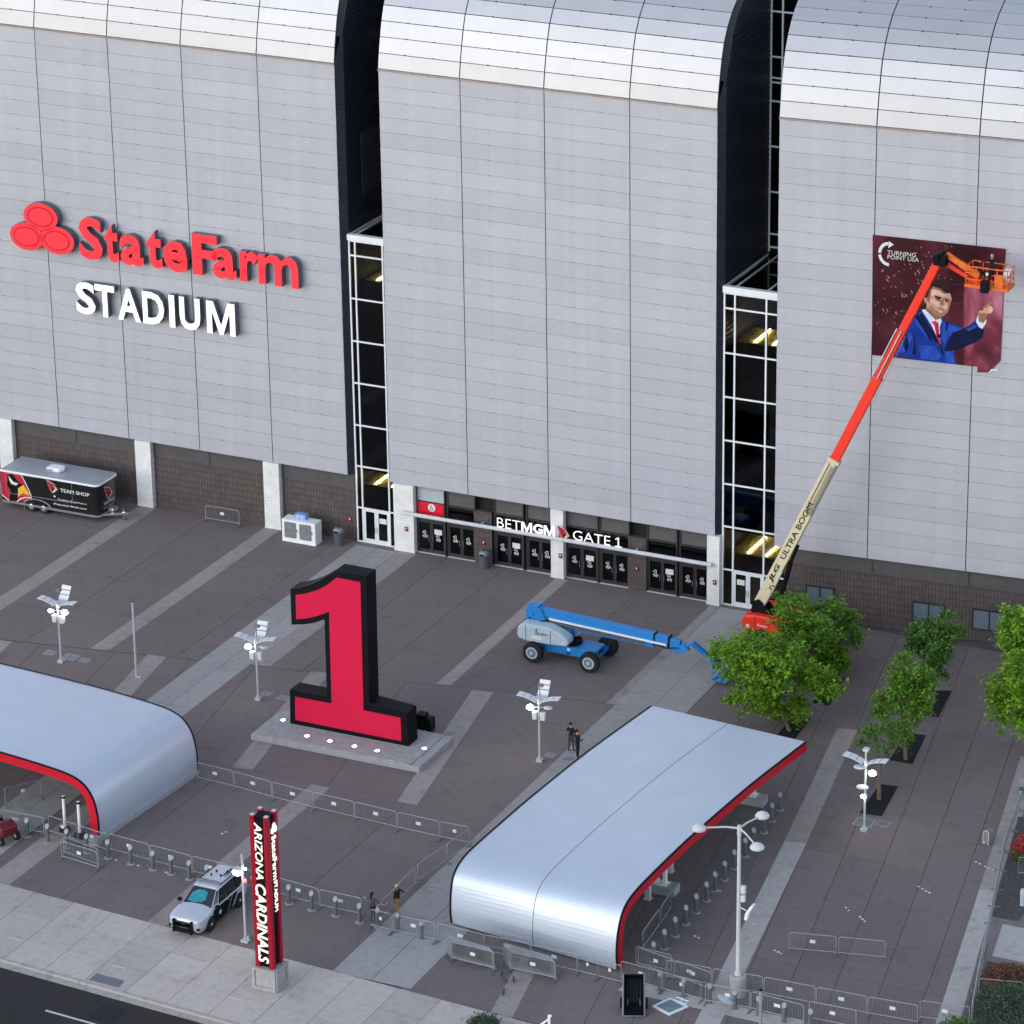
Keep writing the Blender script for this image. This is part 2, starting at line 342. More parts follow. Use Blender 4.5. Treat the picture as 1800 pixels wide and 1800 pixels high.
def text_in(mb, body, org, xv, yv, zv, bold=0., extrude=.0, shear=0., fitw=None, fith=None):
    """lettering with its lower-left at org: xv/yv/zv unit vectors, fitted to a width and cap height"""
    vs, fs = text_polys(body, 1., bold, 0 if not extrude else 1., shear); extrude = extrude*2 if extrude else 1.
    x0 = min(v[0] for v in vs); x1 = max(v[0] for v in vs); y0 = min(v[1] for v in vs); y1 = max(v[1] for v in vs)
    sy = fith/(y1-y0) if fith else 1; sx = fitw/(x1-x0) if fitw else sy
    if not fith: sy = sx
    org, xv, yv, zv = Vector(org), Vector(xv), Vector(yv), Vector(zv)
    mb.add([org+xv*((v[0]-x0)*sx)+yv*((v[1]-y0)*sy)+zv*(v[2]*extrude) for v in vs], fs)
    return (x1-x0)*sx
X, Y, Z = Vector((1,0,0)), Vector((0,1,0)), Vector((0,0,1))
def P(s, w, z=0): return Vector((s, -w, z))
ORD = ['first','second','third','fourth','fifth','sixth','seventh','eighth','ninth','tenth','eleventh','twelfth','thirteenth','fourteenth','fifteenth','sixteenth']
# ================================================================== STADIUM
stadium = thing('stadium', 'silver panelled stadium with tall curved wall sections and dark glazed slots', 'stadium')
ZB, ZT, NR = 4.53, 31.0, 28
PROF = [(0,31.12),(.15,32.06),(.36,33.0),(.6,33.92),(.92,34.8),(1.42,35.6),(2.05,36.3),(2.8,36.88),(3.65,37.32),(4.55,37.65),(5.5,37.92),(6.45,38.13),(7.42,38.31),(8.4,38.47),(9.4,38.6)]
def roof_z(d):
    for (a, za), (b, zb) in zip(PROF, PROF[1:]):
        if d <= b: return za+(zb-za)*(d-a)/(b-a)
    return PROF[-1][1]
_pm = {}
def wall_section(seams, M=None, left_side=None):
    s0, s1 = seams[0], seams[-1]
    b = MB(); b.box(s0+.03, s1-.03, .07, 1.0, ZB-.02, 31.1)
    b.grid([[(x, d+.12, z-.06) for x in (s0+.03, s1-.03)] for d, z in PROF])
    sec = b.build('wall_section', K['backing'], stadium)
    if M is not None: sec.matrix_basis = M
    h = (ZT-ZB)/NR
    for a, c in zip(seams, seams[1:]):
        key = round(c-a, 2)
        if key not in _pm:
            L = c-a; m = MB(); g = .028
            # top edge stands 2 cm proud of the bottom edge of the panel above
            m.add([(g,0,.004),(L-g,0,.004),(L-g,.05,.004),(g,.05,.004),(g,-.022,h-.006),(L-g,-.022,h-.006),(L-g,.05,h-.006),(g,.05,h-.006)],
                  [(3,2,1,0),(4,5,6,7),(0,1,5,4),(1,2,6,5),(2,3,7,6),(3,0,4,7)])
            _pm[key] = m.mesh('wall_panel', K['panel'])
        for r in range(NR):
            o = link('wall_panel', _pm[key], sec); o.location = (a, random.uniform(-.004,.004), ZB+r*h)
        for i in range(len(PROF)-1):
            (d0, z0), (d1, z1) = PROF[i], PROF[i+1]
            m = MB(); g = .035; t = Vector((0, d1-d0, z1-z0)).normalized(); n = Vector((0, -t.z, t.y))
            lo = Vector((0, d0, z0))+t*.02; hi = Vector((0, d1, z1))-t*.02
            if hi.z < 31.05: continue
            pts = [lo+X*(a+g), lo+X*(c-g), hi+X*(c-g), hi+X*(a+g)]
            m.prism([p+n*.05 for p in pts], -n*.05); m.build('roof_panel', K['roofpanel'], sec)
    cl = MB()                                       # little fixing clips along the joints
    for a, c in zip(seams, seams[1:]):
        for r in range(NR+1):
            for f in (.33, .67): cl.box(a+(c-a)*f-.03, a+(c-a)*f+.03, -.03, .0, ZB+r*h-.014, ZB+r*h+.014)
        for d, z in PROF[1:]:
            for f in (.33, .67): cl.cbox((a+(c-a)*f, d-.05, z+.03), (.12, .06, .06))
    cl.build('panel_clips', K['backing'], sec, kind='stuff')
    d = MB()
    for a, c in zip(seams, seams[1:]): d.box(a+.01, c-.012, -.10, .07, 31.0, 31.115)
    d.build('drip_edge', K['drip'], sec)
    return sec
LS = [-52.85,-47.55,-42.27,-37.0,-31.75,-26.42,-21.05]
wall_section(LS[1:])
wall_section([-18.1,-12.62,-7.09,-1.56,4.02])
sec3 = wall_section([-.95,4.86,10.88,16.8,22.7], M2)
def side_wall(path, face=1):
    """dark ribbed end wall following the roof curve; path in (s, w)"""
    pts = [Vector((p[0], p[1])) for p in path]; fine = []
    for a, b2 in zip(pts, pts[1:]):
        k = max(1, int((b2-a).length/.8)); fine += [a+(b2-a)*i/k for i in range(k)]
    fine.append(pts[-1]); m = MB(); rows = []
    zs = [ZB]; z = ZB
    while z < 38.6:
        zs += [z+.2, z+.22, z+.30, z+.32]; z += .32
    outw = []
    for i, p in enumerate(fine):
        t = (fine[min(i+1, len(fine)-1)]-fine[max(i-1, 0)]).normalized(); outw.append(Vector((-t.y, t.x))*face)
    for z in zs:
        k = ((z-ZB) % .32); off = .05 if .21 < k < .31 else 0.
        rows.append([P(p.x+o.x*off, p.y+o.y*off, min(z, roof_z(max(-p.y, 0))-.06)) for p, o in zip(fine, outw)])
    m.grid(rows); return m.build('side_cladding', K['cladding'], stadium)
side_wall([(-21.06,-.07),(-20.68,-.42),(-20.68,-9.4)], face=1)
side_wall([(4.01,-.07),(4.36,-.42),(4.36,-9.4)], face=1)
# plain return walls on the far side of the slots
def return_wall(x, M=None):
    pr = [(1.05, 20.6)]+[(d, z-.08) for d, z in PROF if d >= 1.4]+[(9.4, 20.6)]
    pr.insert(1, (1.05, roof_z(1.05)-.08)); m = MB(); m.prism([Vector((x, d, z)) for d, z in pr], Vector((.15, 0, 0))); o = m.build('return_wall', K['cladding'], stadium)
    if M is not None: o.matrix_basis = M
return_wall(-18.06); return_wall(-.91, M2)
m = MB(); m.box(-20.63,-20.58,2.2,5.4,22.3,26.2); m.build('louvre_panel', K['backing'], stadium)
# ---- glazed entrance towers in the two slots
def bar(m, x0, x1, y0, y1, z0, z1): m.box(x0, x1, y0, y1, z0, z1)
def tower(cols, zs, ztop, wf, door_col, depth=7.1, back_cols=(), back_z=(), lights=()):
    yf = -wf
    m = MB(); e = .05
    for x in cols: m.box(x-e, x+e, yf-.06, yf+.08, 0, zs[-1])
    for z in zs: m.box(cols[0]+e, cols[-1]-e, yf-.05, yf+.07, z-e, z+e)
    for i in range(len(cols)-1): pass
    m.box(cols[0]-.08, cols[-1]+.1, yf-.14, yf+.2, zs[-1]+.05, ztop)
    fr = m.build('entrance_tower', K['frame'], stadium)
    for i, (a, b) in enumerate(zip(cols, cols[1:])):
        for j, (z0, z1) in enumerate(zip(zs, zs[1:])):
            if i in door_col and j == 0: continue
            p = MB(); p.box(a+e, b-e, yf-.012, yf+.012, z0+e, z1-e); p.build('glass_pane', K['glass'], fr)
    r = MB(); xs = [cols[0]]+[c for c in cols[1:-1]]+[cols[-1]]
    for a, b in zip(xs, xs[1:]):
        p = MB(); p.box(a+.04, b-.04, yf+.22, depth-.02, ztop-.08, ztop-.05); p.build('roof_pane', K['glass'], fr)
    for x in xs[1:-1]: r.box(x-.04, x+.04, yf+.22, depth-.02, ztop-.1, ztop)
    r.box(xs[0]-.02, xs[0]+.05, yf+.22, depth-.02, ztop-.1, ztop); r.build('roof_mullions', K['frame'], fr)
    # the room behind: dark walls, lit open ceilings with light tubes
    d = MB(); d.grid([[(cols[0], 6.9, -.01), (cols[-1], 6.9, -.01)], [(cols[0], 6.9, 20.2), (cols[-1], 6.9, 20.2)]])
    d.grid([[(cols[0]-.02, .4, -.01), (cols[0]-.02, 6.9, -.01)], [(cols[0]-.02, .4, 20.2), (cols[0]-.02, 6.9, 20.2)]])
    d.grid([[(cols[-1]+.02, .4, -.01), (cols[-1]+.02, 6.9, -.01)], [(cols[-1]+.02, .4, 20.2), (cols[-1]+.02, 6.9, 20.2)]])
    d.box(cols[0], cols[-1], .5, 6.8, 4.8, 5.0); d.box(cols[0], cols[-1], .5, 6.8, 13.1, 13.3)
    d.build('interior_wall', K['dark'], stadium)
    f = MB(); f.box(cols[0], cols[-1], yf+.1, 6.8, .002, .012); f.build('interior_floor', K['intfloor'], stadium)
    for z, y0, y1 in lights:
        c = MB(); n = 26
        for k in range(n):
            yy = y0+(y1-y0)*k/n; c.box(cols[0]+.1, cols[-1]-.05, yy, yy+(y1-y0)/n*.62, z, z+.03)
        c.build('open_ceiling', K['ceilgrid'], stadium)
        t = MB()
        for x in (cols[1]+.55, cols[1]+1.75):
            if x < cols[-1]: t.box(x-.035, x+.035, y0+.1, y1-.3, z+.06, z+.12)
        t.build('light_tube', K['tube'], stadium)
    return fr
ZS = [.04, 2.33, 5.13, 7.88, 10.67, 13.43, 16.2, 19.0, 19.93]
t1 = tower([-20.6,-20.2,-18.3,-17.84], ZS, 20.35, -.3, [1], lights=[(16.9, 1.9, 4.6), (3.7, .9, 3.4)])
t2 = tower([4.41,5.08,7.08,8.6], ZS, 20.37, -.3, [1], lights=[(16.4, 1.9, 4.8), (3.1, 1.2, 5.6)])
# upper glazing at the back of the slots
def back_wall(x0, x1, cols, zrow):
    m = MB()
    for x in cols: m.box(x-.05, x+.05, 7.05, 7.2, 20.5, 38)
    for z in zrow: m.box(x0, x1, 7.06, 7.19, z-.05, z+.05)
    fr = m.build('slot_glazing', K['frame'], stadium)
    zz = sorted(zrow)+[38]
    for a, b in zip(cols, cols[1:]):
        for z0, z1 in zip(zz, zz[1:]):
            p = MB(); p.box(a+.05, b-.05, 7.11, 7.14, z0+.05, z1-.05); p.build('glass_pane', K['glass'], fr)
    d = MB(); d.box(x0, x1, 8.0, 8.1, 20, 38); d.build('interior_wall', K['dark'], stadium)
zr = [FW(1365, y, -7.1).z for y in (435, 412, 338, 258, 178, 145, 137, 100, 20)]
back_wall(4.36, 9.5, [4.43, 5.15, 7.1, 9.2], zr)
back_wall(-20.68, -17.9, [-20.62, -18.3, -17.95], zr)
# ---- base of the walls
def wall_bays(bays, M=None):
    for a, b in bays:
        m = MB(); m.box(a, b, .3, .6, 0, 3.47); o = m.build('brick_wall', K['brick'], stadium)
        if M is not None: o.matrix_basis = M
        n = max(1, round((b-a)/5))
        for k in range(n):
            x0, x1 = a+(b-a)*k/n+.04, a+(b-a)*(k+1)/n-.04; m = MB()
            for q in range(8):
                z = 3.5+q*.125; m.add([(x0,.28,z),(x1,.28,z),(x1,.36,z+.1),(x0,.36,z+.1)], [(0,1,2,3)]); m.box(x0, x1, .275, .30, z-.012, z+.012)
            m.box(x0-.03, x0, .26, .5, 3.47, ZB); m.box(x1, x1+.03, .26, .5, 3.47, ZB); m.box(x0, x1, .40, .5, 3.47, ZB)
            o = m.build('louver', K['louver'], stadium)
            if M is not None: o.matrix_basis = M
wall_bays([(-52.85,-46.95),(-45.9,-36.55),(-35.4,-27.12),(-25.98,-20.72)])
wall_bays([(-.38, 5.1), (5.1, 11.0), (11.0, 22.7)], M2)
for a, b in [(-46.95,-45.9),(-36.55,-35.4),(-27.12,-25.98),(-17.82,-16.42),(-6.93,-6.08),(3.53,4.34)]:
    m = MB(); m.box(a, b, -.1, .6, .13, ZB-.02); m.box(a-.02, b+.02, -.12, .6, 0, .13); m.build('column', K['cmu'], stadium)
for a, b, z0, z1 in [(1.0,2.78,.85,2.2),(7.65,9.65,.8,2.05),(11.33,13.41,.8,2.1)]:
    m = MB(); e = .07
    for x in (a, (a+b)/2-e/2, b-e): m.box(x, x+e, .22, .31, z0, z1)
    m.box(a, b, .225, .305, z0-.0, z0+e); m.box(a, b, .225, .305, z1-e, z1)
    fr = m.build('window', K['bronze'], stadium); fr.matrix_basis = M2
    for x0, x1 in ((a+e, (a+b)/2-e/2), ((a+b)/2+e/2, b-e)):
        p = MB(); p.box(x0, x1, .26, .29, z0+e, z1-e); p.build('pane', mat('window_grey', (.13,.16,.19), .25, 0, .08) if 'window_grey' not in MATS else MATS['window_grey'], fr)
# entrance wall of the middle section: brick piers, double doors, transoms, louvers
for a, b in [(-12.36,-11.13),(-1.84,-.62)]:
    m = MB(); m.box(a, b, .22, .6, 0, 3.45); m.build('brick_wall', K['brick'], stadium)
    m = MB(); m.box(a+.25, b-.25, .20, .222, 2.75, 3.15); m.box(a+.42, a+.62, .20, .222, 3.25, 3.4); m.build('wall_plaque', K['louver'], stadium)
K['numeral'] = K['paper']
doors = [(-16.36,-14.48,1),(-14.2,-12.38,0),(-10.92,-9.05,1),(-8.71,-6.95,0),(-6.04,-3.97,1),(-3.73,-1.86,0),(-.54,1.33,1),(1.62,3.51,0)]
m = MB(); m.box(-16.42, 3.53, .75, .85, 0, ZB)
m.build('interior_wall', K['dark'], stadium)
for a, b, note in doors:
    m = MB(); e = .09; y0, y1 = .34, .44; mid = (a+b)/2
    m.box(a-.08, a, y0-.04, y1, 0, ZB-.03); m.box(b, b+.08, y0-.04, y1, 0, ZB-.03)
    m.box(a, b, y0-.02, y1, 2.14, 2.3); m.box(a, b, y0-.02, y1, 3.36, 3.46); m.box(a, b, y0-.02, y1, ZB-.12, ZB-.03)
    fr = m.build('entrance_door', K['bronze'], stadium)
    p = MB(); p.box(a, b, .385, .40, 2.3, 3.36); p.build('transom_pane', K['glass'], fr)
    lv = MB()
    for q in range(8):
        z = 3.5+q*.115; lv.add([(a,.345,z),(b,.345,z),(b,.42,z+.1),(a,.42,z+.1)], [(0,1,2,3)])
    lv.box(a, b, .425, .44, 3.46, ZB-.12)
    lv.build('louver', K['louver2'] if a < -16 else K['louver'], fr)
    for k, (x0, x1) in enumerate(((a+.01, mid-.006), (mid+.006, b-.01))):
        lf = MB(); lf.box(x0, x0+e, y0, y1-.02, .02, 2.13); lf.box(x1-e, x1, y0, y1-.02, .02, 2.13)
        lf.box(x0+e, x1-e, y0, y1-.02, .02, .24); lf.box(x0+e, x1-e, y0, y1-.02, 2.03, 2.13)
        leaf = lf.build('door_leaf', K['bronze'], stadium)
        p = MB(); p.box(x0+e, x1-e, .375, .39, .24, 2.03); p.build('glass_pane', K['glass'], leaf)
        hx = x1-.13 if k == 0 else x0+.13
        p = MB(); p.tube([(hx, y0, .86), (hx, y0-.09, .86), (hx, y0-.09, 1.2), (hx, y0, 1.2)], .022, 5); p.build('handle', K['chrome'], leaf)
        p = MB(); cx = (x0+x1)/2; zn = 1.12 if not (note and k == 1) else .98; u = .0115
        out = [(-14,14),(-14,22),(-4,30),(6,30),(6,4),(14,4),(14,-4),(-14,-4),(-14,4),(-5,4),(-5,16)]
        p.poly([(cx+px*u, .368, zn+pz*u) for px, pz in out]); p.m = 1
        inn = [(-11,17),(-11,21),(-3,27),(3,27),(3,1),(11,1),(11,-1),(-11,-1),(-11,1),(-2,1),(-2,20)]
        p.poly([(cx+px*u, .364, zn+pz*u) for px, pz in inn]); p.m = 0
        p.box(cx-.15, cx+.15, .364, .368, zn-.1, zn-.075); p.build('numeral', [K['paper'], K['black']], leaf)
        if note and k == 1:
            p = MB(); p.box(cx-.26, cx+.26, .360, .366, 1.32, 1.66); p.build('notice', K['paper'], leaf)
    p = MB(); p.box(a-.05, b+.05, .2, .34, 0, .025); p.build('threshold', K['offwhite'], stadium)
for a, b in [(-14.4,-14.28),(-8.97,-8.79),(-3.89,-3.81),(1.41,1.54)]:
    m = MB(); m.box(a-.0, b+.0, .5, .6, 0, ZB); m.build('mullion', K['dark'], stadium)
for (a, b), px in (((-20.2,-18.3), 0), ((5.08,7.08), 1)):          # white double doors of the glazed towers
    mid = (a+b)/2
    for k, (x0, x1) in enumerate(((a+.06, mid-.01), (mid+.01, b-.06))):
        lf = MB(); e = .13; lf.box(x0, x0+e, .26, .33, .04, 2.27); lf.box(x1-e, x1, .26, .33, .04, 2.27)
        lf.box(x0+e, x1-e, .26, .33, .04, .3); lf.box(x0+e, x1-e, .26, .33, 2.14, 2.27)
        leaf = lf.build('door_leaf', K['frame'], stadium)
        p = MB(); p.box(x0+e, x1-e, .29, .305, .3, 2.14); p.build('glass_pane', K['glass'], leaf)
        hx = x1-.06 if k == 0 else x0+.06
        p = MB(); p.tube([(hx, .26, .8), (hx, .17, .8), (hx, .17, 1.15), (hx, .26, 1.15)], .022, 5); p.build('handle', K['chrome'], leaf)
        if (k == 1 and not px) or (k == 0 and px):
            p = MB(); cx = (x0+x1)/2; p.box(cx-.25, cx+.25, .275, .285, 1.45, 1.8); p.build('notice', K['paper'], leaf)
m = MB(); m.tube([P(-17.1,.35,2.74), P(3.95,.35,2.74)], .13, 10)
for s in (-16.6,-6.5,-11.7,-1.2,3.75): m.box(s-.05, s+.05, -.25, .3, 2.70, 2.78)
m.build('canopy_beam', K['offwhite'], stadium, smooth=True)
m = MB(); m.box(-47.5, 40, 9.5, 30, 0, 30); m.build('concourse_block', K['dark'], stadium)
# ---- small wall signs
WS = [(615,913,-.3),(714,930,.12),(850,954,-.2),(985,977,.12),(1119,1000,-.2),(1256,1024,.12),(1378,1044,-.3)]
wl = ['on brick left of the first glazed tower','on the white column by the first tower','on the pier behind the litter bin','on the middle white gate column','on the brick pier under the last louver','on the white column beside the second glazed tower','on the brick wall behind the orange lift']
for (u, v, w), l in zip(WS, wl):
    q = FW(u, v, w+.03); m = MB(); m.m = 0; m.box(q.x-.11, q.x+.11, q.y-.02, q.y+.03, q.z-.15, q.z+.15); m.m = 1; m.box(q.x-.04, q.x+.04, q.y-.026, q.y-.02, q.z-.02, q.z+.10)
    tag(m.build('wall_sign', [K['birdred'] if 'birdred' in K else mat('sign_maroon', (.22,.008,.02), .6), K['paper']]), 'small red safety sign with white mark '+l, 'sign', 'small red signs on the walls')
# ---- STADIUM NAME letters (channel letters, faces given a mild glow to brighten their paint)
sign = thing('stadium_sign', 'large red StateFarm and white STADIUM channel letters with oval logo on wall', 'sign', P(-33, 0, 16))
so = sign.location
def chan(ch, s0, s1, z0, z1, face, bold, d0=.18, d1=.62):
    m = MB(); text_in(m, ch, P(s0, (d0+d1)/2, z0)-so, X, Z, -Y, bold=bold, extrude=(d1-d0)/2, fitw=s1-s0, fith=z1-z0)
    me = m.mesh('letter', [K['return'], face]); ymid = -(d0+d1)/2-so.y; me.polygons.foreach_set('material_index', [1 if (abs(p.normal.y) > .9 and p.center.y < ymid) else 0 for p in me.polygons])
    return link('letter', me, sign)
def sgx(x): return FW(x/3, 440, .62).x
zb, zc = 16.62, 19.28; xh = zb+1.98
for ch, x0, x1, top in [('S',408,538,zc+.08),('t',542,622,zc-.2),('a',624,752,xh),('t',764,852,zc-.2),('e',852,985,xh),('F',1006,1146,zc),('a',1112,1244,xh),('r',1256,1362,xh),('m',1354,1572,xh)]:
    dx = .25 if ch in 'F' else 0
    x0w = FW(x0/3, 370+(x0-400)/3*.14, .62).x; x1w = FW((x1-7)/3, 370+(x1-400)/3*.14, .62).x
    chan(ch, x0w, x1w, zb-(.04 if ch in 'Sae' else 0), top, K['signred'], .032)
for ch, x0, x1 in [('S',398,515),('T',500,618),('A',618,752),('D',750,878),('I',890,934),('U',945,1068),('M',1088,1252)]:
    x0w = FW(x0/3, 510+(x0-400)/3*.14, .62).x; x1w = FW((x1-15)/3, 510+(x1-400)/3*.14, .62).x
    chan(ch, x0w, x1w, 12.86, 15.0, K['signwhite'], .028)
for px, py in ((71,381.5),(46.8,415.8),(100,423.2)):
    q = FW(px, py, .64); cx, cz = q.x, q.z
    m = MB(); el = lambda rx, rz, y: [P(cx+cos(2*pi*k/28)*rx, y, cz+sin(2*pi*k/28)*rz)-so for k in range(28)]
    m.m = 0; m.prism(el(1.27, .92, .2), P(0, .42, 0))
    m.m = 1; m.prism(el(1.25, .90, .621), P(0, .02, 0)); m.m = 2; m.prism(el(.98, .68, .642), P(0, .01, 0)); m.m = 1; m.prism(el(.85, .56, .653), P(0, .02, 0))
    m.build('logo_oval', [K['return'], K['signred'], K['signdeep']], sign)
# ---- GATE sign standing on the beam
gs = thing('gate_sign', 'white BETMGM GATE 1 letters with red bird head standing on the beam', 'sign', P(-6, .35, 2.86)); go = gs.location
def gx(x, y): return FW(600+x/3, 600+y/3, .37)
def gword(body, x0, y0, x1, y1, h, bold):
    a = gx(x0, y0); b = gx(x1, y1); m = MB()
    text_in(m, body, P(a.x, .37, 2.88)-go, X, Z, -Y, bold=bold, extrude=.02, fitw=b.x-a.x, fith=h); m.build('lettering', K['signwhite'], gs)
gword('BET', 822, 980, 945, 1000, .62, -.016); gword('M', 950, 1003, 1006, 1011, .62, .03); gword('G', 1012, 1012, 1062, 1020, .62, .03); gword('M', 1068, 1021, 1126, 1030, .62, .03); gword('GATE', 1222, 1050, 1418, 1080, .62, -.012); gword('1', 1444, 1084, 1478, 1090, .62, 0)
def bird(m, at, sc, y, flip=1):
    """angular bird head: red crest, black face, yellow beak; at(x,z) -> point; material slots red, black, yellow, white"""
    f = lambda pts, yy: [at(px*sc*flip, pz*sc, y+yy) for px, pz in pts]
    m.m = 3; m.poly(f([(-1.05,1.12),(-.15,.72),(.45,.42),(.72,.02),(1.08,-.42),(.62,-.72),(.2,-1.1),(-.2,-.98),(-.55,-.35)], 0))
    m.m = 0; m.poly(f([(-.98,1.03),(-.15,.64),(.4,.36),(.65,0),(.4,-.3),(.15,-.92),(-.15,-.9),(-.5,-.3)], .012))
    m.m = 1; m.poly(f([(.1,.05),(.5,.12),(.66,-.08),(.55,-.42),(.3,-.5),(.12,-.95),(.02,-.4)], .024))
    m.m = 2; m.poly(f([(.52,-.02),(.72,-.05),(1.0,-.42),(.66,-.62),(.5,-.4)], .036)); m.m = 3; m.poly(f([(.2,.08),(.45,.02),(.4,-.06),(.22,-.02)], .036)); m.m = 0
K['birdred'] = mat('bird_red', (.45, .008, .03), .5); K['yellow'] = mat('bird_yellow', (.75, .42, .03), .5)
BM = [K['birdred'], K['black'], K['yellow'], K['paper']]
q = gx(1170, 1008); m = MB(); bird(m, lambda a, z, y: P(q.x+a, .38+y, 3.24+z)-go, .42, 0); m.prism([P(q.x-.3,.30,2.87)-go, P(q.x+.25,.30,2.87)-go, P(q.x+.2,.30,3.2)-go, P(q.x-.3,.30,3.5)-go], P(0,.06,0)); m.build('bird_emblem', BM, gs)
# accessible sign panel above the first door
a0, a1, z0, z1 = -16.33, -14.52, 2.58, 3.40
m = MB(); m.box(a0, a1, .315, .345, z0, z1); acc = m.build('accessible_sign', mat('panel_red', (.70,.008,.03), .45, 0, .03)); tag(acc, 'bright red panel with white wheelchair symbol above the first gate door', 'sign')
m = MB(); c = Vector((-15.35, .31, 3.10)); m.m = 0; m.poly([c+Vector((cos(2*pi*k/20)*.26, 0, sin(2*pi*k/20)*.26)) for k in range(20)])
m.m = 1
m.tube([c+Vector((cos(t)*.10-.01, -.004, sin(t)*.10-.06)) for t in [radians(a) for a in range(100, 370, 30)]], .018, 4)
m.tube([c+Vector((-.02,-.004,.13)), c+Vector((-.015,-.004,.0)), c+Vector((.07,-.004,0)), c+Vector((.11,-.004,-.1))], .02, 4); m.ball(c+Vector((-.02,-.005,.16)), .03, 6, 4)
m.build('wheelchair_symbol', [K['paper'], K['black']], acc)
# ================================================================== GROUND
def sheet(name, pts, z, m, parent=None, kind=None):
    o = MB().poly([P(s, w, z) for s, w in pts]).build(name, m, parent)
    if kind: o['kind'] = kind
    return o
ground = sheet('ground', [(-900,-900),(900,-900),(900,900),(-900,900)], -.32, K['earth'], kind='structure')
SX = lambda s, w: 48.6+(s+15)*.066                      # back edge of the sidewalk (w at s)
KX = lambda s: 55.35+(s+11)*.068                        # kerb face
plaza = sheet('plaza', [(-80,-12),(60,-12),(60,SX(60,0)),(-80,SX(-80,0))], -.03, K['joint'], kind='structure')
_z = [0]
def slab(name, pts, m, parent, z=0., t=.028):
    o = MB().prism([P(s, w, z) for s, w in pts], Vector((0, 0, -t))).build(name, m, parent); return o
g = .014
C1 = lambda s: 15.6+(4.2-s)*.172 if s < 4.2 else 15.6
def cells(sb, wfun, tilt, name='paving_slab', m=None):
    for a, b in zip(sb, sb[1:]):
        ws_a, ws_b = wfun(a), wfun(b)
        for i in range(len(ws_a)-1):
            t0a, t1a, t0b, t1b = ws_a[i], ws_a[i+1], ws_b[i], ws_b[i+1]
            f = lambda s, w: s+tilt(s, w)
            slab(name, [(f(a, t0a)+g, t0a+g), (f(b, t0b)-g, t0b+g), (f(b, t1b)-g, t1b-g), (f(a, t1a)+g, t1a-g)], m or K['plaza'], plaza)
sbL = [-50.5,-46,-41,-36,-31.3,-26.6,-21.9,-18.9,-14.2,-10.2,-6.2,-1,4.15]
cells(sbL+[8.6], lambda s: [-.3, C1(s)*.27, C1(s)*.52, C1(s)*.76, C1(s)], lambda s, w: 0)
sbM = [-55,-50.2,-45.4,-40.6,-35.8,-31,-26.2,-21.4,-17.4,-12.8,-8,-3.3]
cells(sbM, lambda s: [C1(s), C1(s)+(31.7-C1(s))*.5, 31.7], lambda s, w: .17*(w-17))
slab('paving_slab', [(-3.3+.17*(C1(-3.3)-17)+g, C1(-3.3)+g), (4.9-g, C1(4.9)+g), (4.9-g, 24), (-3.3+.17*7+g, 24)], K['plaza'], plaza)
slab('paving_slab', [(-3.3+.17*7+g, 24+g*2), (4.9-g, 24+g*2), (4.9-g, 31.7-g), (-3.3+.17*14.7+g, 31.7-g)], K['plaza'], plaza)
cells([-45,-40,-35.4,-30.8,-26,-21.2,-17.2,-11.6,-5.8,-.6,4.7], lambda s: [31.7, 37.4, 43.1, SX(s,0)], lambda s, w: 0)
sbR = [9.6+2.25*k for k in range(17)]
cells(sbR, lambda s: [-.3+4.05*k for k in range(11)]+[44.2, SX(s, 0)+.6], lambda s, w: .185*(w-15)+0)
slab('paving_slab', [(8.62,-.3),(9.6,-.3),(9.6+.185*8+.3,23),(8.62,23)], K['plaza'], plaza, z=-.004)
slab('paving_slab', [(8.62,23.03),(9.6+.185*8+.3,23.03),(9.6+.185*35+.6,SX(15,0)),(8.62,SX(9,0))], K['plaza'], plaza, z=-.004)
def band(pts, m='band', z=.004): return sheet('paving_band', pts, z, K[m], plaza)
band([(-36.4,.1),(-35.2,.1),(-35.2,22.4),(-36.4,22.6)])
band([(-27.15,.1),(-26.02,.1),(-26.05,20.8),(-27.2,21.0)])
band([(-46.9,.1),(-45.8,.1),(-45.8,24.2),(-46.9,24.4)])
band([(-23.66,20.4),(-22.46,20.2),(-20.5,31.7),(-21.7,31.7)])
band([(-33.2,22.2),(-32,22.0),(-30.3,31.7),(-31.5,31.7)])
band([(-17.5,.1),(-16.25,.1),(-16.2,18.95),(-17.4,19.15)], z=.006)
band([(-13.7,18.6),(-12.55,18.4),(-10.25,31.6),(-11.45,31.7)])
band([(-6.42,31.8),(-5.27,31.8),(-5.25,SX(-5.3,0)),(-6.38,SX(-6.4,0))])
band([(-16.4,31.8),(-15.02,31.8),(-14.99,SX(-15,0)),(-16.42,SX(-16.4,0))])
band([(-6.6,.1),(-5.78,.1),(-5.33,17.05),(-6.19,17.25)])
band([(-3.9,17.2),(-2.65,16.95),(.03,31.76),(-1.15,31.83)])
band([(3.8,.1),(4.42,.1),(4.5,15.6),(3.95,15.75)])
band([(12.5,44.5),(13.6,44.5),(14.85,SX(14.8,0)),(13.65,SX(13.6,0))])
band([(17.25,13.5),(18.36,13.2),(20.95,27.5),(19.8,27.72)]); band([(19.8,27.72),(20.95,27.5),(24.5,48.5),(23.3,48.5)], 'bandl')
band([(27.9,12.8),(29.1,12.6),(31.9,28.6),(31.05,28.76)]); band([(31.05,28.76),(31.9,28.6),(34.95,43.2),(33.8,43.2)], 'bandl')
band([(18.4,44.9),(33.5,45.4),(33.5,46.3),(18.4,46.0)], 'bandl', z=.008)
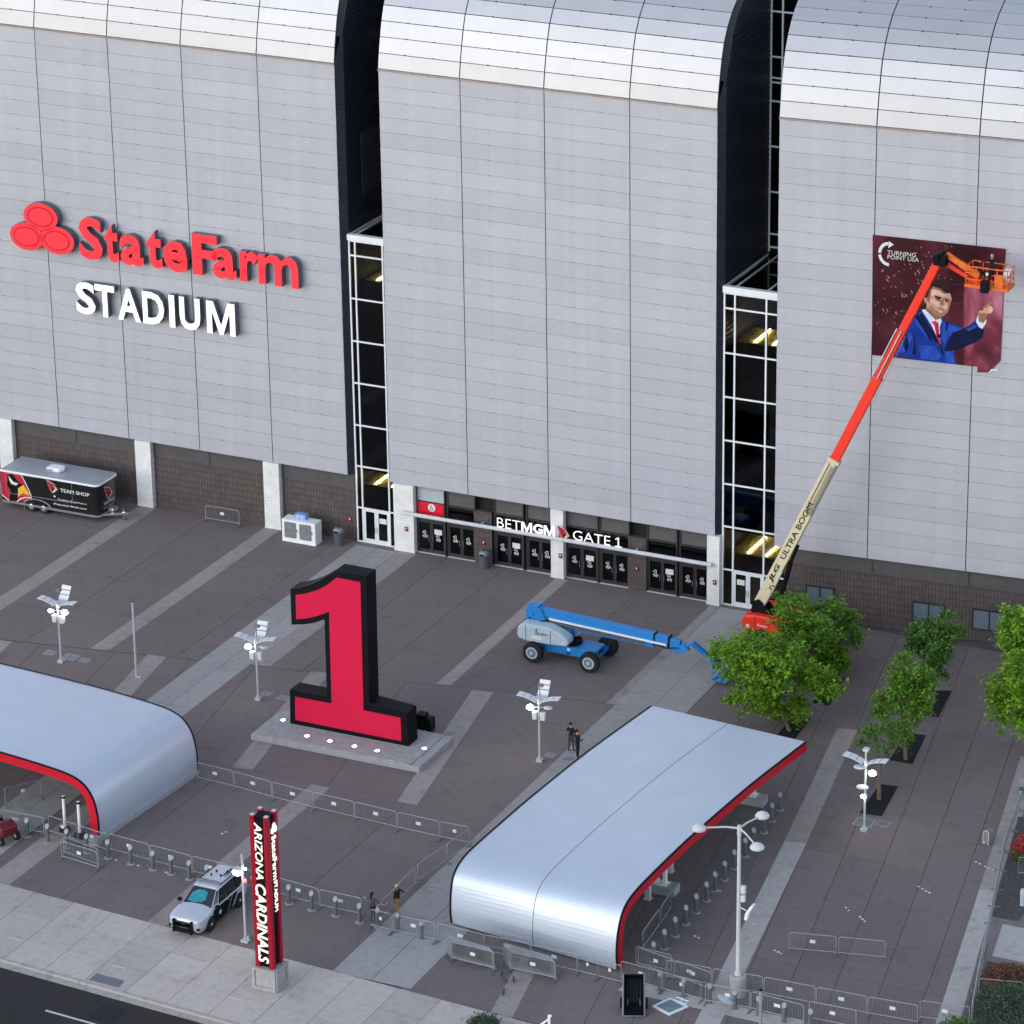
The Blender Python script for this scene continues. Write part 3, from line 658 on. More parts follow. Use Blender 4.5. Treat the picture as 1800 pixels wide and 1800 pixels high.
def path(x0, x1, ws, z=.008):
    for w0, w1 in zip(ws, ws[1:]):
        for k in range(2):
            f = lambda w, t: x0(w)+(x1(w)-x0(w))*t
            slab('path_slab', [(f(w0,k*.5)+g, w0+g), (f(w0,k*.5+.5)-g, w0+g), (f(w1,k*.5+.5)-g, w1-g), (f(w1,k*.5)+g, w1-g)], K['path'], plaza, z=z, t=.008)
path(lambda w: -20.45+.003*w, lambda w: -17.52+.006*w, [.3,5,10,15,20.2,26,31.7,37,43,48.4])
path(lambda w: 4.46+(.0 if w < 15 else .006*(w-15)), lambda w: 8.45+.012*w, [.2,5,10,15.4,20,25,30,35,40,44.8,SX(6,0)])
for u, v, s in [(88,1147,.55),(124,1155,.75),(149,1160,.5),(469,1219,.5),(498,1226,.55),(967,1327,.5),(998,1334,.5),(1519,1445,.9),(1552,1448,.6)]:
    q = G(u, v, .012); m = MB(); m.m = 0; m.box(q.x-s*.6, q.x+s*.6, q.y-s*.55, q.y+s*.55, -.01, .014); m.m = 1; m.box(q.x-s*.52, q.x+s*.52, q.y-s*.47, q.y+s*.47, .013, .018)
    m.build('utility_cover', [K['concrete'], K['galvd']], plaza)
for u, v in [(1246,1569),(1258,1562),(1266,1566),(1615,1558),(1622,1562),(1628,1566),(1634,1569),(1716,1515),(1722,1518),(1732,1523),(1738,1526),(1745,1529),(1487,1595),(1492,1600),(1512,1611),(1516,1615),(1520,1619),(1362,1670),(1368,1673),(1373,1676),(1325,1624),(1222,1645),(1228,1648),(390,1465),(397,1462),(204,1511),(243,1521),(292,1533)]:
    q = G(u, v, .01); m = MB(); m.lathe([(.06+random.random()*.03, .0), (.05, .013)], 7, Matrix.Translation((q.x, q.y, 0))); m.build('paint_mark', K['paper'], plaza)
# sidewalk of scored slabs, kerb, road
walk = sheet('sidewalk', [(-60,SX(-60,0)),(60,SX(60,0)),(60,KX(60)),(-60,KX(-60))], -.03, K['joint'], kind='structure')
for k in range(-20, 21):
    a = 2.42*k-1.2; b = a+2.42
    if b < -22 or a > 36: continue
    for r in range(3):
        f = lambda s, t: SX(s,0)+(KX(s)-SX(s,0))*t
        slab('paving_slab', [(a+g, f(a,r/3)+g), (b-g, f(b,r/3)+g), (b-g, f(b,(r+1)/3)-g), (a+g, f(a,(r+1)/3)-g)], K['walk'], walk)
kerb = MB()
kerb.prism([P(-60,KX(-60)+.01,.0), P(60,KX(60)+.01,.0), P(60,KX(60)+.19,-.005), P(-60,KX(-60)+.19,-.005)], (0,0,-.3))
kerb.prism([P(-60,KX(-60)+.2,-.14), P(60,KX(60)+.2,-.14), P(60,KX(60)+.62,-.155), P(-60,KX(-60)+.62,-.155)], (0,0,-.15))
kerb = kerb.build('kerb', K['kerb']); kerb['kind'] = 'structure'
road = sheet('road', [(-200,KX(-200)+.6),(200,KX(200)+.6),(200,KX(200)+24),(-200,KX(-200)+24)], -.165, K['asphalt'], kind='structure')
a = G(80,1776,-.16); b = G(165,1800,-.16); d = (b-a).normalized(); nrm = Vector((-d.y, d.x, 0))*.07
MB().poly([a-nrm, a+d*5-nrm, a+d*5+nrm, a+nrm]).build('lane_marking', K['offwhite'], road)
q = G(189,1782,-.16); m = MB(); m.poly([q+Vector((-.75,-.7,0)), q+Vector((.75,-.75,0)), q+Vector((.7,.75,0)), q+Vector((-.7,.7,0))]); m.build('road_patch', K['rubber'], road)
q0, q1, q2, q3 = [G(*p, .006) for p in ((170,1711),(219,1724),(209,1736),(156,1722))]
MB().poly([q0,q1,q2,q3]).build('access_cover', K['bollard'], walk)
for u, v in [(25,1651),(208,1700),(412,1756)]:
    q = G(u, v, .008); MB().poly([q+Vector((-.35,.0,0)), q+Vector((.35,0,0)), q+Vector((.35,.07,0)), q+Vector((-.35,.07,0))]).build('paint_mark', K['paper'], walk)
for u, v in [(364,1733),(333,1756)]:
    m = MB(); q = G(u, v, .01)
    for k in range(4): m.tube([q+Vector((-.55+k*.35, .25*(-1)**k, 0)), q+Vector((-.2+k*.35, -.25*(-1)**k, 0))], .018, 4)
    m.build('paint_mark', K['offwhite'], walk)
# planting beds right of the plaza
bed = sheet('gravel_bed', [(31.0,20),(34,20),(34,31.3),(32.6,31.3),(30.2,20)], .03, K['gravel'], kind='structure')
bed2 = sheet('gravel_bed', [(33.95,35.9),(60,36.0),(60,46),(35.6,46)], .03, K['gravel'], kind='structure')
side = sheet('side_path', [(32.55,31.3),(60,31.3),(60,35.9),(33.9,35.9)], .012, K['pinkpave'], kind='structure')
sheet('paving_band', [(33.4,31.9),(60,31.9),(60,35.3),(34.0,35.3)], .018, K['bandl'], side)
# ================================================================== CANOPIES
def canopy(root, La, Lb, nseg, pieces, edge_front, thick=.52):
    """La/Lb: world profiles (base -> far end) of the two long edges"""
    ro = root.location
    La = [Vector(p)-ro for p in La]; Lb = [Vector(p)-ro for p in Lb]
    def inner(L):
        out = []
        for i, p in enumerate(L):
            t = (L[min(i+1, len(L)-1)]-L[max(i-1, 0)]); h = Vector((t.x, t.y, 0)).length
            hd = Vector((L[-1].x-L[0].x, L[-1].y-L[0].y, 0)).normalized(); n = hd*(-t.z)*-1 + Z*0
            t2 = t.normalized(); nn = Z-t2*t2.z if h > .4*t.length else hd
            nn = (hd*t2.z - Z*sqrt(max(0, 1-t2.z**2)))   # inward normal in the profile plane
            out.append(p+nn*thick)
        return out
    Ia, Ib = inner(La), inner(Lb)
    for k in range(pieces):
        a, b = k/pieces, (k+1)/pieces; gp = .0018
        R = [[p+(q-p)*(a+(gp if k else 0)), p+(q-p)*(b-(gp if k < pieces-1 else 0))] for p, q in zip(La, Lb)]
        up = MB()
        up.grid(R); o = up.build('roof_sheet', K['canopy'], root)
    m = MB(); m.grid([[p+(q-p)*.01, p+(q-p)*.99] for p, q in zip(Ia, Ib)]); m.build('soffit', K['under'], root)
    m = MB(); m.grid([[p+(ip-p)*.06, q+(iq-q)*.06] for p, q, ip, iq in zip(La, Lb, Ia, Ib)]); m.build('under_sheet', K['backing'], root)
    for L, I, o in ((La, Ia, Lb), (Lb, Ib, La)):
        d = (o[0]-L[0]).normalized()*-.05
        m = MB(); m.grid([[p+(ip-p)*.07+d, ip+d] for p, ip in zip(L, I)]); m.grid([[ip+d, ip-d*3] for ip in I]); m.build('fascia', K['redtrim'], root)
        m = MB(); m.grid([[p-(ip-p)*.05+d*1.3, p+(ip-p)*.07+d*1.3] for p, ip in zip(L, I)]); m.grid([[p-(ip-p)*.05+d*1.3, p-(ip-p)*.05-d*.8] for p, ip in zip(L, I)]); m.build('edge_trim', K['black'], root)
    m = MB(); m.grid([[La[-1], Lb[-1]], [Ia[-1], Ib[-1]]]); m.build('end_fascia', K['redtrim'], root)
    return root
def prof_world(p0, dirv, prof): 
    d = Vector((dirv[0], dirv[1], 0)).normalized(); p0 = Vector(p0); return [Vector((p0.x, p0.y, 0))+d*a+Z*z for a, z in prof]
def smooth_prof(pr, n=4):
    out = []
    for i in range(len(pr)-1):
        p0, p1, p2, p3 = pr[max(i-1,0)], pr[i], pr[i+1], pr[min(i+2, len(pr)-1)]
        for k in range(n):
            t = k/n; out.append(tuple(.5*((2*b)+(-a+c)*t+(2*a-5*b+4*c-e)*t*t+(-a+3*b-3*c+e)*t**3) for a, b, c, e in zip(p0,p1,p2,p3)))
    return out+[pr[-1]]
r2 = (4.65, 8.54)
def rot(v): return (v[0]*cos(YAW)-v[1]*sin(YAW), v[0]*sin(YAW)+v[1]*cos(YAW))
pl, pr_ = G(795,1626), G(1090,1704)
PL = smooth_prof([(-.02,.12),(-.12,.95),(-.02,1.9),(.2,2.62),(.7,3.05),(1.45,3.3),(2.6,3.44),(5.2,3.6),(8.0,3.74),(14,3.85),(21.1,3.66)])
PR = smooth_prof([(-.3,.12),(-.38,1.1),(-.24,2.1),(.1,2.85),(.6,3.32),(1.38,3.58),(2.5,3.74),(5.2,3.95),(8.0,4.08),(14,4.14),(20.5,3.92)])
can2 = thing('entry_canopy', 'long silver metal gate canopy curving down to the ground beside the barricades', 'canopy', ((pl+pr_)/2).to_tuple(), group=None)
canopy(can2, prof_world(pl, rot(r2), PL), prof_world(pr_, rot(r2), PR), 0, 2, 1)
c1 = rot((-8.5, 4.5)); p1, p2 = G(172,1478), G(344,1360)
PC = smooth_prof([(-.06,.1),(-.13,.9),(-.08,1.6),(.1,2.35),(.42,2.9),(.95,3.32),(1.9,3.58),(3.9,3.74),(7,3.86),(13,3.9),(19,3.88)])
can1 = thing('entry_canopy', 'silver metal gate canopy with bright red edge over the left entrance', 'canopy', ((p1+p2)/2).to_tuple())
canopy(can1, prof_world(p1, c1, PC), prof_world(p2, c1, PC), 0, 1, 1)
m = MB(); d = (p2-p1).normalized(); nv = Vector((d.y, -d.x, 0))
m.prism([p1-can1.location+nv*-.25-d*.3, p2-can1.location+nv*-.25+d*.1, p2-can1.location+nv*.22+d*.1, p1-can1.location+nv*.22-d*.3], (0,0,.16)); m.build('base_kerb', K['concrete'], can1)
for k in range(5):
    q = p1+(p2-p1)*(.2+.17*k)-can1.location+nv*.1; m = MB(); m.lathe([(.07,.16),(.09,.2),(.03,.24)], 8, Matrix.Translation(q)); m.build('anchor_bolt', K['galv'], can1)
q = G(166,1486)-can1.location; m = MB(); m.box(q.x-.35, q.x+.25, q.y-.1, q.y+.4, 0, .4); m.build('footing', K['concrete'], can1)
# canopy columns (white, on concrete plinths)
for u, v, rt in [(1318,1410,can2),(1162,1566,can2)]:
    q = G(u, v)-rt.location; m = MB(); m.box(q.x-1.1, q.x+.9, q.y-.4, q.y+.4, 0, .45); m.build('plinth', K['concrete'], rt)
    m = MB(); 
    for dx in (-.22, .22): m.box(q.x+dx-.09, q.x+dx+.09, q.y-.12, q.y+.12, .5, 3.2)
    m.box(q.x-.42, q.x+.42, q.y-.28, q.y+.28, .45, .5); m.build('column', K['white'], rt)
for u, v in [(1139,1580),(1152,1555),(1178,1532)]:
    q = G(u, v)-can2.location; m = MB(); m.box(q.x-.14, q.x+.14, q.y-.12, q.y+.12, 0, 1.9); m.box(q.x-.2, q.x+.2, q.y-.2, q.y+.2, 0, .04); m.build('scanner_post', K['offwhite'], can2)
# ================================================================== MONUMENT
ped = thing('monument_plinth', 'low concrete plinth with round uplights under the giant number one', 'plinth', P(-6.9, 26.2, 0)); po = ped.location
m = MB(); pts = [(-12.25,28.19),(-1.67,28.19),(-1.72,23.9),(-11.2,23.9),(-12.25,25.0)]
m.prism([P(s, w, .34)-po for s, w in pts], (0,0,-.34)); m.build('plinth_step', K['concrete'], ped, bevel=.02)
m = MB(); m.prism([P(s, w, .40)-po for s, w in [(-12.2,28.14),(-2.25,28.14),(-2.25,23.95),(-11.2,23.95),(-12.2,25.0)]], (0,0,-.07)); m.build('plinth_top', K['concrete'], ped, bevel=.015)
for u, v in [(498,1266),(540,1294),(580,1303),(623,1312),(663,1320),(746,1316)]:
    q = G(u, v, .41)-po; m = MB(); m.lathe([(.17,-.08),(.17,.01),(.14,.015)], 14, Matrix.Translation(q)); m.build('uplight_ring', K['galvd'], ped)
    m = MB(); m.lathe([(.135,.012),(.12,.03),(.05,.045)], 14, Matrix.Translation(q)); m.build('uplight', K['uplight'], ped)
one = thing('number_one', 'giant red number one with thick black border standing on the plinth', 'sculpture', P(-7.1, 25.6, .40)); oo = one.location
def o6(x, y, w=26.19): return FW(480+x/4.5, 970+y/4.5, w)-oo
outl = [(135,295),(190,289),(250,276),(310,254),(370,226),(430,190),(490,150),(738,195),(762,1196),(1060,1277),(1072,1553),(135,1366),(132,1090),(425,1148),(405,535),(360,552),(300,567),(230,575),(145,577)]
base_z = .0
pts = [o6(x, y) for x, y in outl]
for p in pts: p.z = max(p.z, 0.0) if p.z < .08 else p.z
pts[10].z = pts[11].z = 0.0
m = MB(); m.prism(pts, Vector((0, 1.13, 0))); m.build('body', K['black'], one, bevel=.015)
inl = [(180,340),(240,333),(300,318),(360,298),(420,268),(505,203),(692,240),(717,1252),(1010,1312),(1017,1497),(178,1328),(175,1145),(465,1198),(445,470),(410,486),(330,512),(260,526),(185,532)]
m = MB(); m.prism([o6(x, y)+Vector((0,-.03,0)) for x, y in inl], Vector((0, .028, 0))); m.build('face', K['red'], one)
m = MB(); m.box(pts[11].x-.02, pts[10].x+.02, -.62, .57, -.0, .03); m.build('base_flashing', K['galv'], one)
# black flight cases with a yellow trolley behind the number
q = G(747,1287); bc = thing('equipment_cart', 'black covered equipment cases on yellow trolley behind the number one', 'cart', (q.x, q.y, 0))
m = MB(); m.box(-.42,.12,-.3,.3,.25,1.15); m.build('case', K['black'], bc, bevel=.03); m = MB(); m.box(.18,.55,-.25,.25,.2,1.0); m.build('case', K['black'], bc, bevel=.05)
m = MB(); m.box(-.45,.2,-.35,.35,.16,.24); m.build('trolley_deck', K['yellow'], bc)
for x, y in ((-.35,-.3),(.1,-.3),(-.35,.3),(.1,.3)): m = MB(); m.tube([(x,y-.04,.08),(x,y+.04,.08)], .08, 10); m.build('wheel', K['rubber'], bc)
m = MB(); m.tube([(.3,-.3,1.1),(.6,-.32,.9),(.66,-.34,.2)], .07, 6); m.build('strap', K['cblack'], bc)
# ================================================================== SOLAR LAMPS
def solar_lamp(loc, label, heads, rz=0, kind=0, h=3.55):
    t = thing('solar_lamp', label, 'street lamp', loc, rz, 'solar lamps on the plaza')
    m = MB(); m.tube([(0,0,.05),(0,0,h+.3)], .065, 8); m.build('pole', K['pole'], t, smooth=True)
    m = MB(); m.box(-.17,.17,-.17,.17,0,.14); m.tube([(0,0,.14),(0,0,.3)], .1, 8); m.build('base_plate', K['pole'], t)
    def wing(ang, L, wd, tilt0, tilt1, r0=.12, z0=0):
        m = MB(); mm = MB(); a = Matrix.Rotation(ang, 4, 'Z'); n = 6; x, z = r0, h+.12+z0; rows = []
        for i in range(n+1):
            tl = radians(tilt0+(tilt1-tilt0)*i/n); rows.append((x, z, tl)); x += L/n*cos(tl); z += L/n*sin(tl)
        up = [[a @ Vector((x, -wd/2, z)), a @ Vector((x, wd/2, z))] for x, z, _ in rows]
        m.grid(up); m.grid([[p-Z*.035 for p in r] for r in up])
        for s in (0, 1): m.grid([[r[s], r[s]-Z*.035] for r in up])
        w = m.build('solar_wing', K['lampsoft'], t)
        for i in (2, 4):
            x, z, tl = rows[i]; p, q = a @ Vector((x, -wd/2, z+.008)), a @ Vector((x, wd/2, z+.008)); dx = a @ Vector((.018, 0, .018*tan(tl))); mm.add([p-dx, q-dx, q+dx, p+dx], [(0,1,2,3)])
        mm.build('cell_line', K['galvd'], w)
    wing(pi, 1.15, .55, 28, -2); wing(0, 1.15, .55, 28, -2)
    if kind == 0:
        wing(pi/2, .55, .62, 8, 12); wing(pi/2, .85, .62, 52, 64, .62, .1)
        m = MB(); m.tube([(.02,.1,h+.3),(.02,.1,h+1.0)], .03, 6); m.box(-.06,.22,-.02,.2,h+.96,h+1.1); m.build('camera', K['galvd'], t)
    else:
        m = MB(); m.tube([(0,0,h+.3),(0,0,h+.8)], .05, 6); m.box(-.14,.16,-.14,.14,h+.8,h+.95); m.build('camera', K['offwhite'], t)
    m = MB(); m.tube([(0,0,h-.05),(0,0,h+.22)], .12, 8); m.build('hub', K['lampsoft'], t)
    for (dx, dy, z, lit, sz) in heads:
        m = MB(); m.tube([(0,0,z+.03),(dx*.7,dy*.7,z+.03)], .03, 5); m.lathe([(.05,.11),(.17,.08),(.2,.03),(.2,.0)], 12, Matrix.Translation((dx,dy,z)) @ Matrix.Diagonal((sz*1.3,sz,1,1))); a = m.build('lamp_arm', K['offwhite'], t)
        m = MB(); m.ball((dx, dy-.05, z-.01), (.22*sz,.22*sz,.14*sz) if lit else (.17,.15,.04), 12, 6); m.build('lamp_head', K['lamp'] if lit else K['offwhite'], t, smooth=True)
    for s in (-1, 1) if kind == 0 else ():
        m = MB(); m.box(s*.24-.13, s*.24+.13, -.14, .14, h-1.0, h-.55); m.box(min(s*.06,s*.12), max(s*.06,s*.12), -.04, .04, h-.9, h-.65); m.build('control_box', K['offwhite'], t, bevel=.02)
    return t
def gp(u, v): q = G(u, v); return (q.x, q.y, 0)
solar_lamp(gp(107.7,1164), 'white solar lamp with two lit heads, left of the slim bare pole', [(.5,0,3.3,1,1),(-.45,0,3.25,1,.8)])
solar_lamp(gp(454,1230), 'white solar lamp with one lit head, just left of the giant number one', [(-.45,0,3.3,1,1),(.45,.1,3.3,0,1)], .1)
solar_lamp(gp(948.7,1338), 'white solar lamp with one lit head in front of the blue lift', [(-.5,0,3.25,1,1),(.5,.1,3.25,0,1)], .1)
D = solar_lamp(gp(1519,1460), 'white solar lamp with two lit heads by the tree pits on the right', [(.45,-.1,3.55,1,1),(-.4,.1,3.6,0,1.2),(.0,-.45,2.75,0,1.3),(.05,-.3,2.2,1,.75)], .0, 1, 3.9)
# lit pole beside the police car
q = G(432,1655); t = thing('lit_pole', 'slim grey pole with bright white lamp and small red light beside the police car', 'street lamp', (q.x, q.y, 0))
m = MB(); m.tube([(0,0,.1),(0,0,4.9)], .065, 8); m.build('pole', K['pole'], t, smooth=True); m = MB(); m.box(-.2,.2,-.18,.18,0,.12); m.box(.12,.2,-.05,.05,.12,.35); m.build('base_plate', K['pole'], t)
m = MB(); m.tube([(0,0,3.95),(-.2,-.05,3.97)], .03, 5); m.box(-.42,.0,-.25,.2,4.03,4.08); m.build('lamp_arm', K['offwhite'], t)
m = MB(); m.ball((-.24,-.08,3.9), (.28,.24,.18), 12, 8); m.build('lamp_head', K['lamp'], t, smooth=True)
m = MB(); m.ball((.16,-.08,3.5), .09, 8, 6); m.build('warning_light', K['redlamp'], t); m = MB(); m.ball((.2,-.05,4.15), .06, 8, 6); m.build('small_light', K['lamp'], t)
q = G(240,1190); t = thing('bare_pole', 'slim bare grey pole with dark cap standing on a light paving band', 'pole', (q.x, q.y, 0))
m = MB(); m.tube([(0,0,0),(0,0,4.72)], [.075,.06], 8); m.box(.05,.3,-.08,.08,0,.08); m.build('pole', K['pole'], t); m = MB(); m.tube([(0,0,4.72),(0,0,4.78)], .05, 6); m.build('cap', K['black'], t)
# tall three-armed lamp
q = G(1297,1748); t = thing('tall_lamp', 'tall white pole with three round lamp heads on a concrete drum', 'street lamp', (q.x, q.y, 0))
m = MB(); m.lathe([(.42,0),(.42,1.05),(.38,1.1)], 18); m.build('drum_base', K['concrete'], t, smooth=True)
HT = 9.15
m = MB(); m.tube([(0,0,1.0),(0,0,HT)], [.12,.085], 10); m.tube([(0,0,1.1),(0,0,1.3)], .17, 10); m.tube([(0,0,HT-.5),(0,0,HT+.05)], .11, 10); m.build('pole', K['poletint'], t, smooth=True)
for u, v in ((1229,1452),(1340,1430),(1331,1485)):
    a = G(u, v, HT+.05+.05); e = Vector((a.x-q.x, a.y-q.y, HT)); m = MB(); m.tube([(0,0,HT-.1), e*.35+Z*HT*.65, e], [.06,.05,.04], 7); m.build('arm', K['poletint'], t)
    m = MB(); m.lathe([(.1,-.12),(.34,-.09),(.36,-.02),(.28,.10),(.12,.19),(.02,.23)], 16, Matrix.Translation(e)); m.build('lamp_head', K['offwhite'], t, smooth=True)
m = MB(); m.box(.12,.36,-.1,.12,5.6,6.0); m.box(.12,.34,-.1,.12,5.15,5.5); m.build('control_box', K['offwhite'], t, bevel=.03)
m = MB(); m.tube([(.1,0,4.8),(.42,-.05,4.72)], .03, 5); m.prism([(.38,-.25,4.3),(.42,-.25,4.62),(.72,-.25,5.12),(.86,-.25,5.1),(.62,-.25,4.7),(.52,-.25,4.28)], (0,.35,0)); m.build('floodlight', K['white'], t, bevel=.03)
# low lamp head leaning out by the drum base
q = G(1292,1772); t = thing('low_lamp', 'pale blue oval lamp head on bent arm leaning beside the concrete drum', 'lamp', (q.x, q.y, 0))
m = MB(); m.tube([(0,0,.0),(.0,0,.55),(-.15,-.1,.62)], .05, 6); m.build('arm', K['offwhite'], t)
m = MB(); m.lathe([(.05,-.08),(.3,-.05),(.34,0),(.2,.07),(.03,.1)], 16, Matrix.Translation((-.38,-.25,.55)) @ Matrix.Rotation(radians(18), 4, 'Y') @ Matrix.Diagonal((1.35,1,1,1))); m.build('lamp_head', K['carwhite'], t, smooth=True)
# ================================================================== PYLON SIGN
ps = thing('pylon_sign', 'tall red pylon sign lettered ARIZONA CARDINALS and StateFarm STADIUM on a concrete block', 'sign', P(2.6, 52.45, 0)); o_ = ps.location
m = MB(); m.box(-.64,.64,-.58,.58,.1,1.22); m.box(-.68,.68,-.62,.62,0,.1)
m.build('base_block', K['concrete'], ps, bevel=.02)
for ax in (0, 1):
    m = MB()
    def fb(a0, a1, z0, z1):
        if ax == 0: m.box(a0, a1, -.66, -.58, z0, z1)
        else: m.box(.64, .72, a0*.9, a1*.9, z0, z1)
    fb(-.64,-.5,.1,1.22); fb(.5,.64,.1,1.22); fb(-.5,.5,1.1,1.22); fb(-.5,.5,.1,.22); m.build('base_frame', K['concrete'], ps)
zb0, zt0, hw = 1.22, 9.45, .5
m = MB(); m.box(-hw+.13, hw-.13, -hw+.13, hw-.13, zb0, zt0-.1); m.build('core', K['black'], ps)
for sx in (-1, 1):
    for sy in (-1, 1):
        m = MB(); m.cbox((sx*(hw-.12), sy*(hw-.12), (zb0+zt0)/2), (.25,.25,zt0-zb0)); m.build('corner_post', K['pylonred'], ps, bevel=.03)
        m = MB(); m.cbox((sx*(hw-.12), sy*(hw-.12), zt0+.02), (.2,.2,.03)); m.build('post_cap', K['offwhite'], ps)
def vtext(body, face, top, bot, c0, c1, bold, shear=0):
    m = MB()
    if face == 0: text_in(m, body, Vector((c0, -hw-.035, top)), -Z, X, -Y, bold=bold, extrude=.025, shear=shear, fitw=top-bot, fith=c1-c0)
    else: text_in(m, body, Vector((hw+.035, c0, top)), -Z, Y, X, bold=bold, extrude=.025, shear=shear, fitw=top-bot, fith=c1-c0)
    m.build('lettering', K['textglow'], ps)
def pz(u, v, face): return (on_plane(u, v, o_+Vector((0,-hw,0)), Vector((0,1,0))) if face == 0 else on_plane(u, v, o_+Vector((hw,0,0)), Vector((1,0,0)))).z
vtext('ARIZONA', 0, pz(455,1447,0), pz(466,1548,0), -.22, .18, 0.0, .18); vtext('CARDINALS', 0, pz(458,1554,0), pz(470,1693,0), -.29, .27, .012, .18)
vtext('StateFarm', 1, pz(478,1470,1), pz(482,1545,1), -.2, .18, .0); vtext('STADIUM', 1, pz(481,1549,1), pz(484,1602,1), -.14, .13, .0)
zz = pz(478,1458,1)
for dy, dz in ((.05,.14),(-.1,-.07),(.18,-.07)):
    m = MB(); m.prism([Vector((hw+.01, dy+cos(2*pi*k/16)*.15, zz+dz+sin(2*pi*k/16)*.17)) for k in range(16)], (.04,0,0)); m.build('logo_oval', K['textglow'], ps)
# ================================================================== BARRICADES
def barricade_mesh():
    fr, br, ft, pl = MB(), MB(), MB(), MB(); L = 2.4; R = .12
    fr.tube([(0,0,.12),(0,0,1.1-R),(.03,0,1.1-.04),(R,0,1.1),(L-R,0,1.1),(L-.03,0,1.1-.04),(L,0,1.1-R),(L,0,.12)], .023, 6)
    fr.tube([(0,0,.22),(L,0,.22)], .02, 6)
    for k in range(1, 19): br.tube([(L*k/19,0,.22),(L*k/19,0,1.09)], .0095, 4, False)
    ft.beam((0,-.32,.03),(0,.32,.03), .06,.03); ft.tube([(0,-.0,.03),(0,0,.16)], .025, 5)
    pl.box(L*.5-.14, L*.5+.14, -.03, -.018, .62, .80)
    return [('frame', fr.mesh('barricade_frame', K['galv'])), ('bars', br.mesh('barricade_bars', K['galvd'])), ('foot', ft.mesh('barricade_foot', K['galvd'])), ('tag_plate', pl.mesh('barricade_tag', K['paper']))]
BAR = barricade_mesh()
def barricade(a, b, label, group, plate=True):
    d = b-a; t = thing('barricade', label, 'barricade', (a.x, a.y, 0), atan2(d.y, d.x), group)
    t.scale = (max(d.length-.08, .4)/2.4, 1, 1)
    for n, me in BAR:
        if n == 'tag_plate' and not plate: continue
        o = link(n, me, t)
        if n == 'foot': link(n, me, t).location = (2.4, 0, 0)
    return t
def run(pts, where, group, noplate=()):
    pts = [G(u, v) for u, v in pts]
    # divide into panels of about 2.4 m
    segs = []
    for a, b in zip(pts, pts[1:]):
        n = max(1, round((b-a).length/2.45))
        for k in range(n): segs.append((a+(b-a)*k/n, a+(b-a)*(k+1)/n))
    for i, (a, b) in enumerate(segs):
        lab = f'{ORD[i]} steel barricade {where}' if len(segs) > 1 else f'steel crowd barricade {where}'
        barricade(a, b, lab, group, i not in noplate)
run([(347,1372),(413,1388),(480,1407),(553,1425),(625,1442),(700,1460),(775,1477),(827,1487)], 'from left in the row below the number one plinth', 'row of barricades crossing the plaza')
run([(827,1489),(785,1517)], 'at the corner beside the long canopy, top of the slanting run', 'barricades slanting down to the two people', [0])
run([(783,1519),(733,1553)], 'with dark bars in the middle of the slanting run', 'barricades slanting down to the two people', [0])
run([(731,1557),(700,1588)], 'below the dark barred one in the slanting run', 'barricades slanting down to the two people', [0])
run([(698,1592),(662,1628)], 'between the two people standing at the gate', 'barricades slanting down to the two people')
run([(-20,1452),(80,1470)], 'from left under the red edged canopy', 'barricades along the bollards')
run([(87,1466),(190,1500)], 'from the left in front of the two white posts', 'barricades along the bollards')
run([(193,1498),(266,1518),(340,1538),(405,1554),(490,1576),(563,1597),(638,1613)], 'from left in the row behind bollards and police car', 'barricades along the bollards')
run([(652,1632),(690,1641),(767,1657)], 'from left just below the two people at the gate', 'barricades in front of the long canopy')
run([(770,1657),(852,1677),(935,1695),(1017,1713),(1052,1722),(1095,1733)], 'from left against the curved end of the long canopy', 'barricades in front of the long canopy')
run([(852,1668),(935,1686)], 'from left, laid double against the long canopy end', 'barricades in front of the long canopy', [0])
run([(1092,1724),(1165,1744),(1235,1762)], 'from left behind the black tilt cart', 'barricades behind the right hand bollards')
run([(1118,1698),(1182,1714)], 'just inside the mouth of the long canopy', 'barricades at the canopy mouth', [0]); run([(1122,1700),(1252,1745)], 'slanting across the mouth of the long canopy', 'barricades at the canopy mouth')
run([(1172,1722),(1253,1737),(1343,1752),(1435,1770),(1525,1787),(1615,1803)], 'from left in the upper row behind the tall lamp', 'upper row of barricades at lower right')
run([(1240,1765),(1320,1778),(1415,1803)], 'from left in the lower row by the thin pole', 'lower row of barricades at lower right'); run([(1422,1795),(1507,1812)], 'at the bottom edge in the lower row', 'lower row of barricades at lower right')
run([(1617,1794),(1706,1806)], 'closing the right end of the upper row by the bush', 'upper row of barricades at lower right')
run([(1387,1673),(1472,1681)], 'standing free, left of a pair on the open plaza', 'free standing pair of barricades'); run([(1474,1681),(1558,1689)], 'standing free, right of a pair on the open plaza', 'free standing pair of barricades', [0])
run([(1793,1425),(1766,1500),(1753,1565),(1741,1625),(1729,1685),(1717,1745),(1707,1803)], 'from far end in the fence along the planting beds', 'fence run along the planting beds', range(16))
run([(1790,1540),(1840,1545)], 'across the gravel bed by the red flowers', 'cross barricades in the planting beds', [0]); run([(1720,1755),(1800,1762)], 'across the shrub bed at lower right', 'cross barricades in the planting beds', [0])
run([(362,916),(423,926)], 'parked against the brick wall beyond the team trailer', 'single barricade at the wall')
def stack(u0, v0, u1, v1, n, du, dv, where, group):
    a, b = G(u0, v0), G(u1, v1)
    for k in range(n):
        f = k/max(1, n-1); a2 = G(u0+du*f, v0+dv*f); d = a2-a
        nm = 'front' if k == 0 else ('rearmost' if k == n-1 else ORD[k])
        barricade(a2, b+d*.55, f'{nm} galvanised barricade in the {where}', group, k == 0)
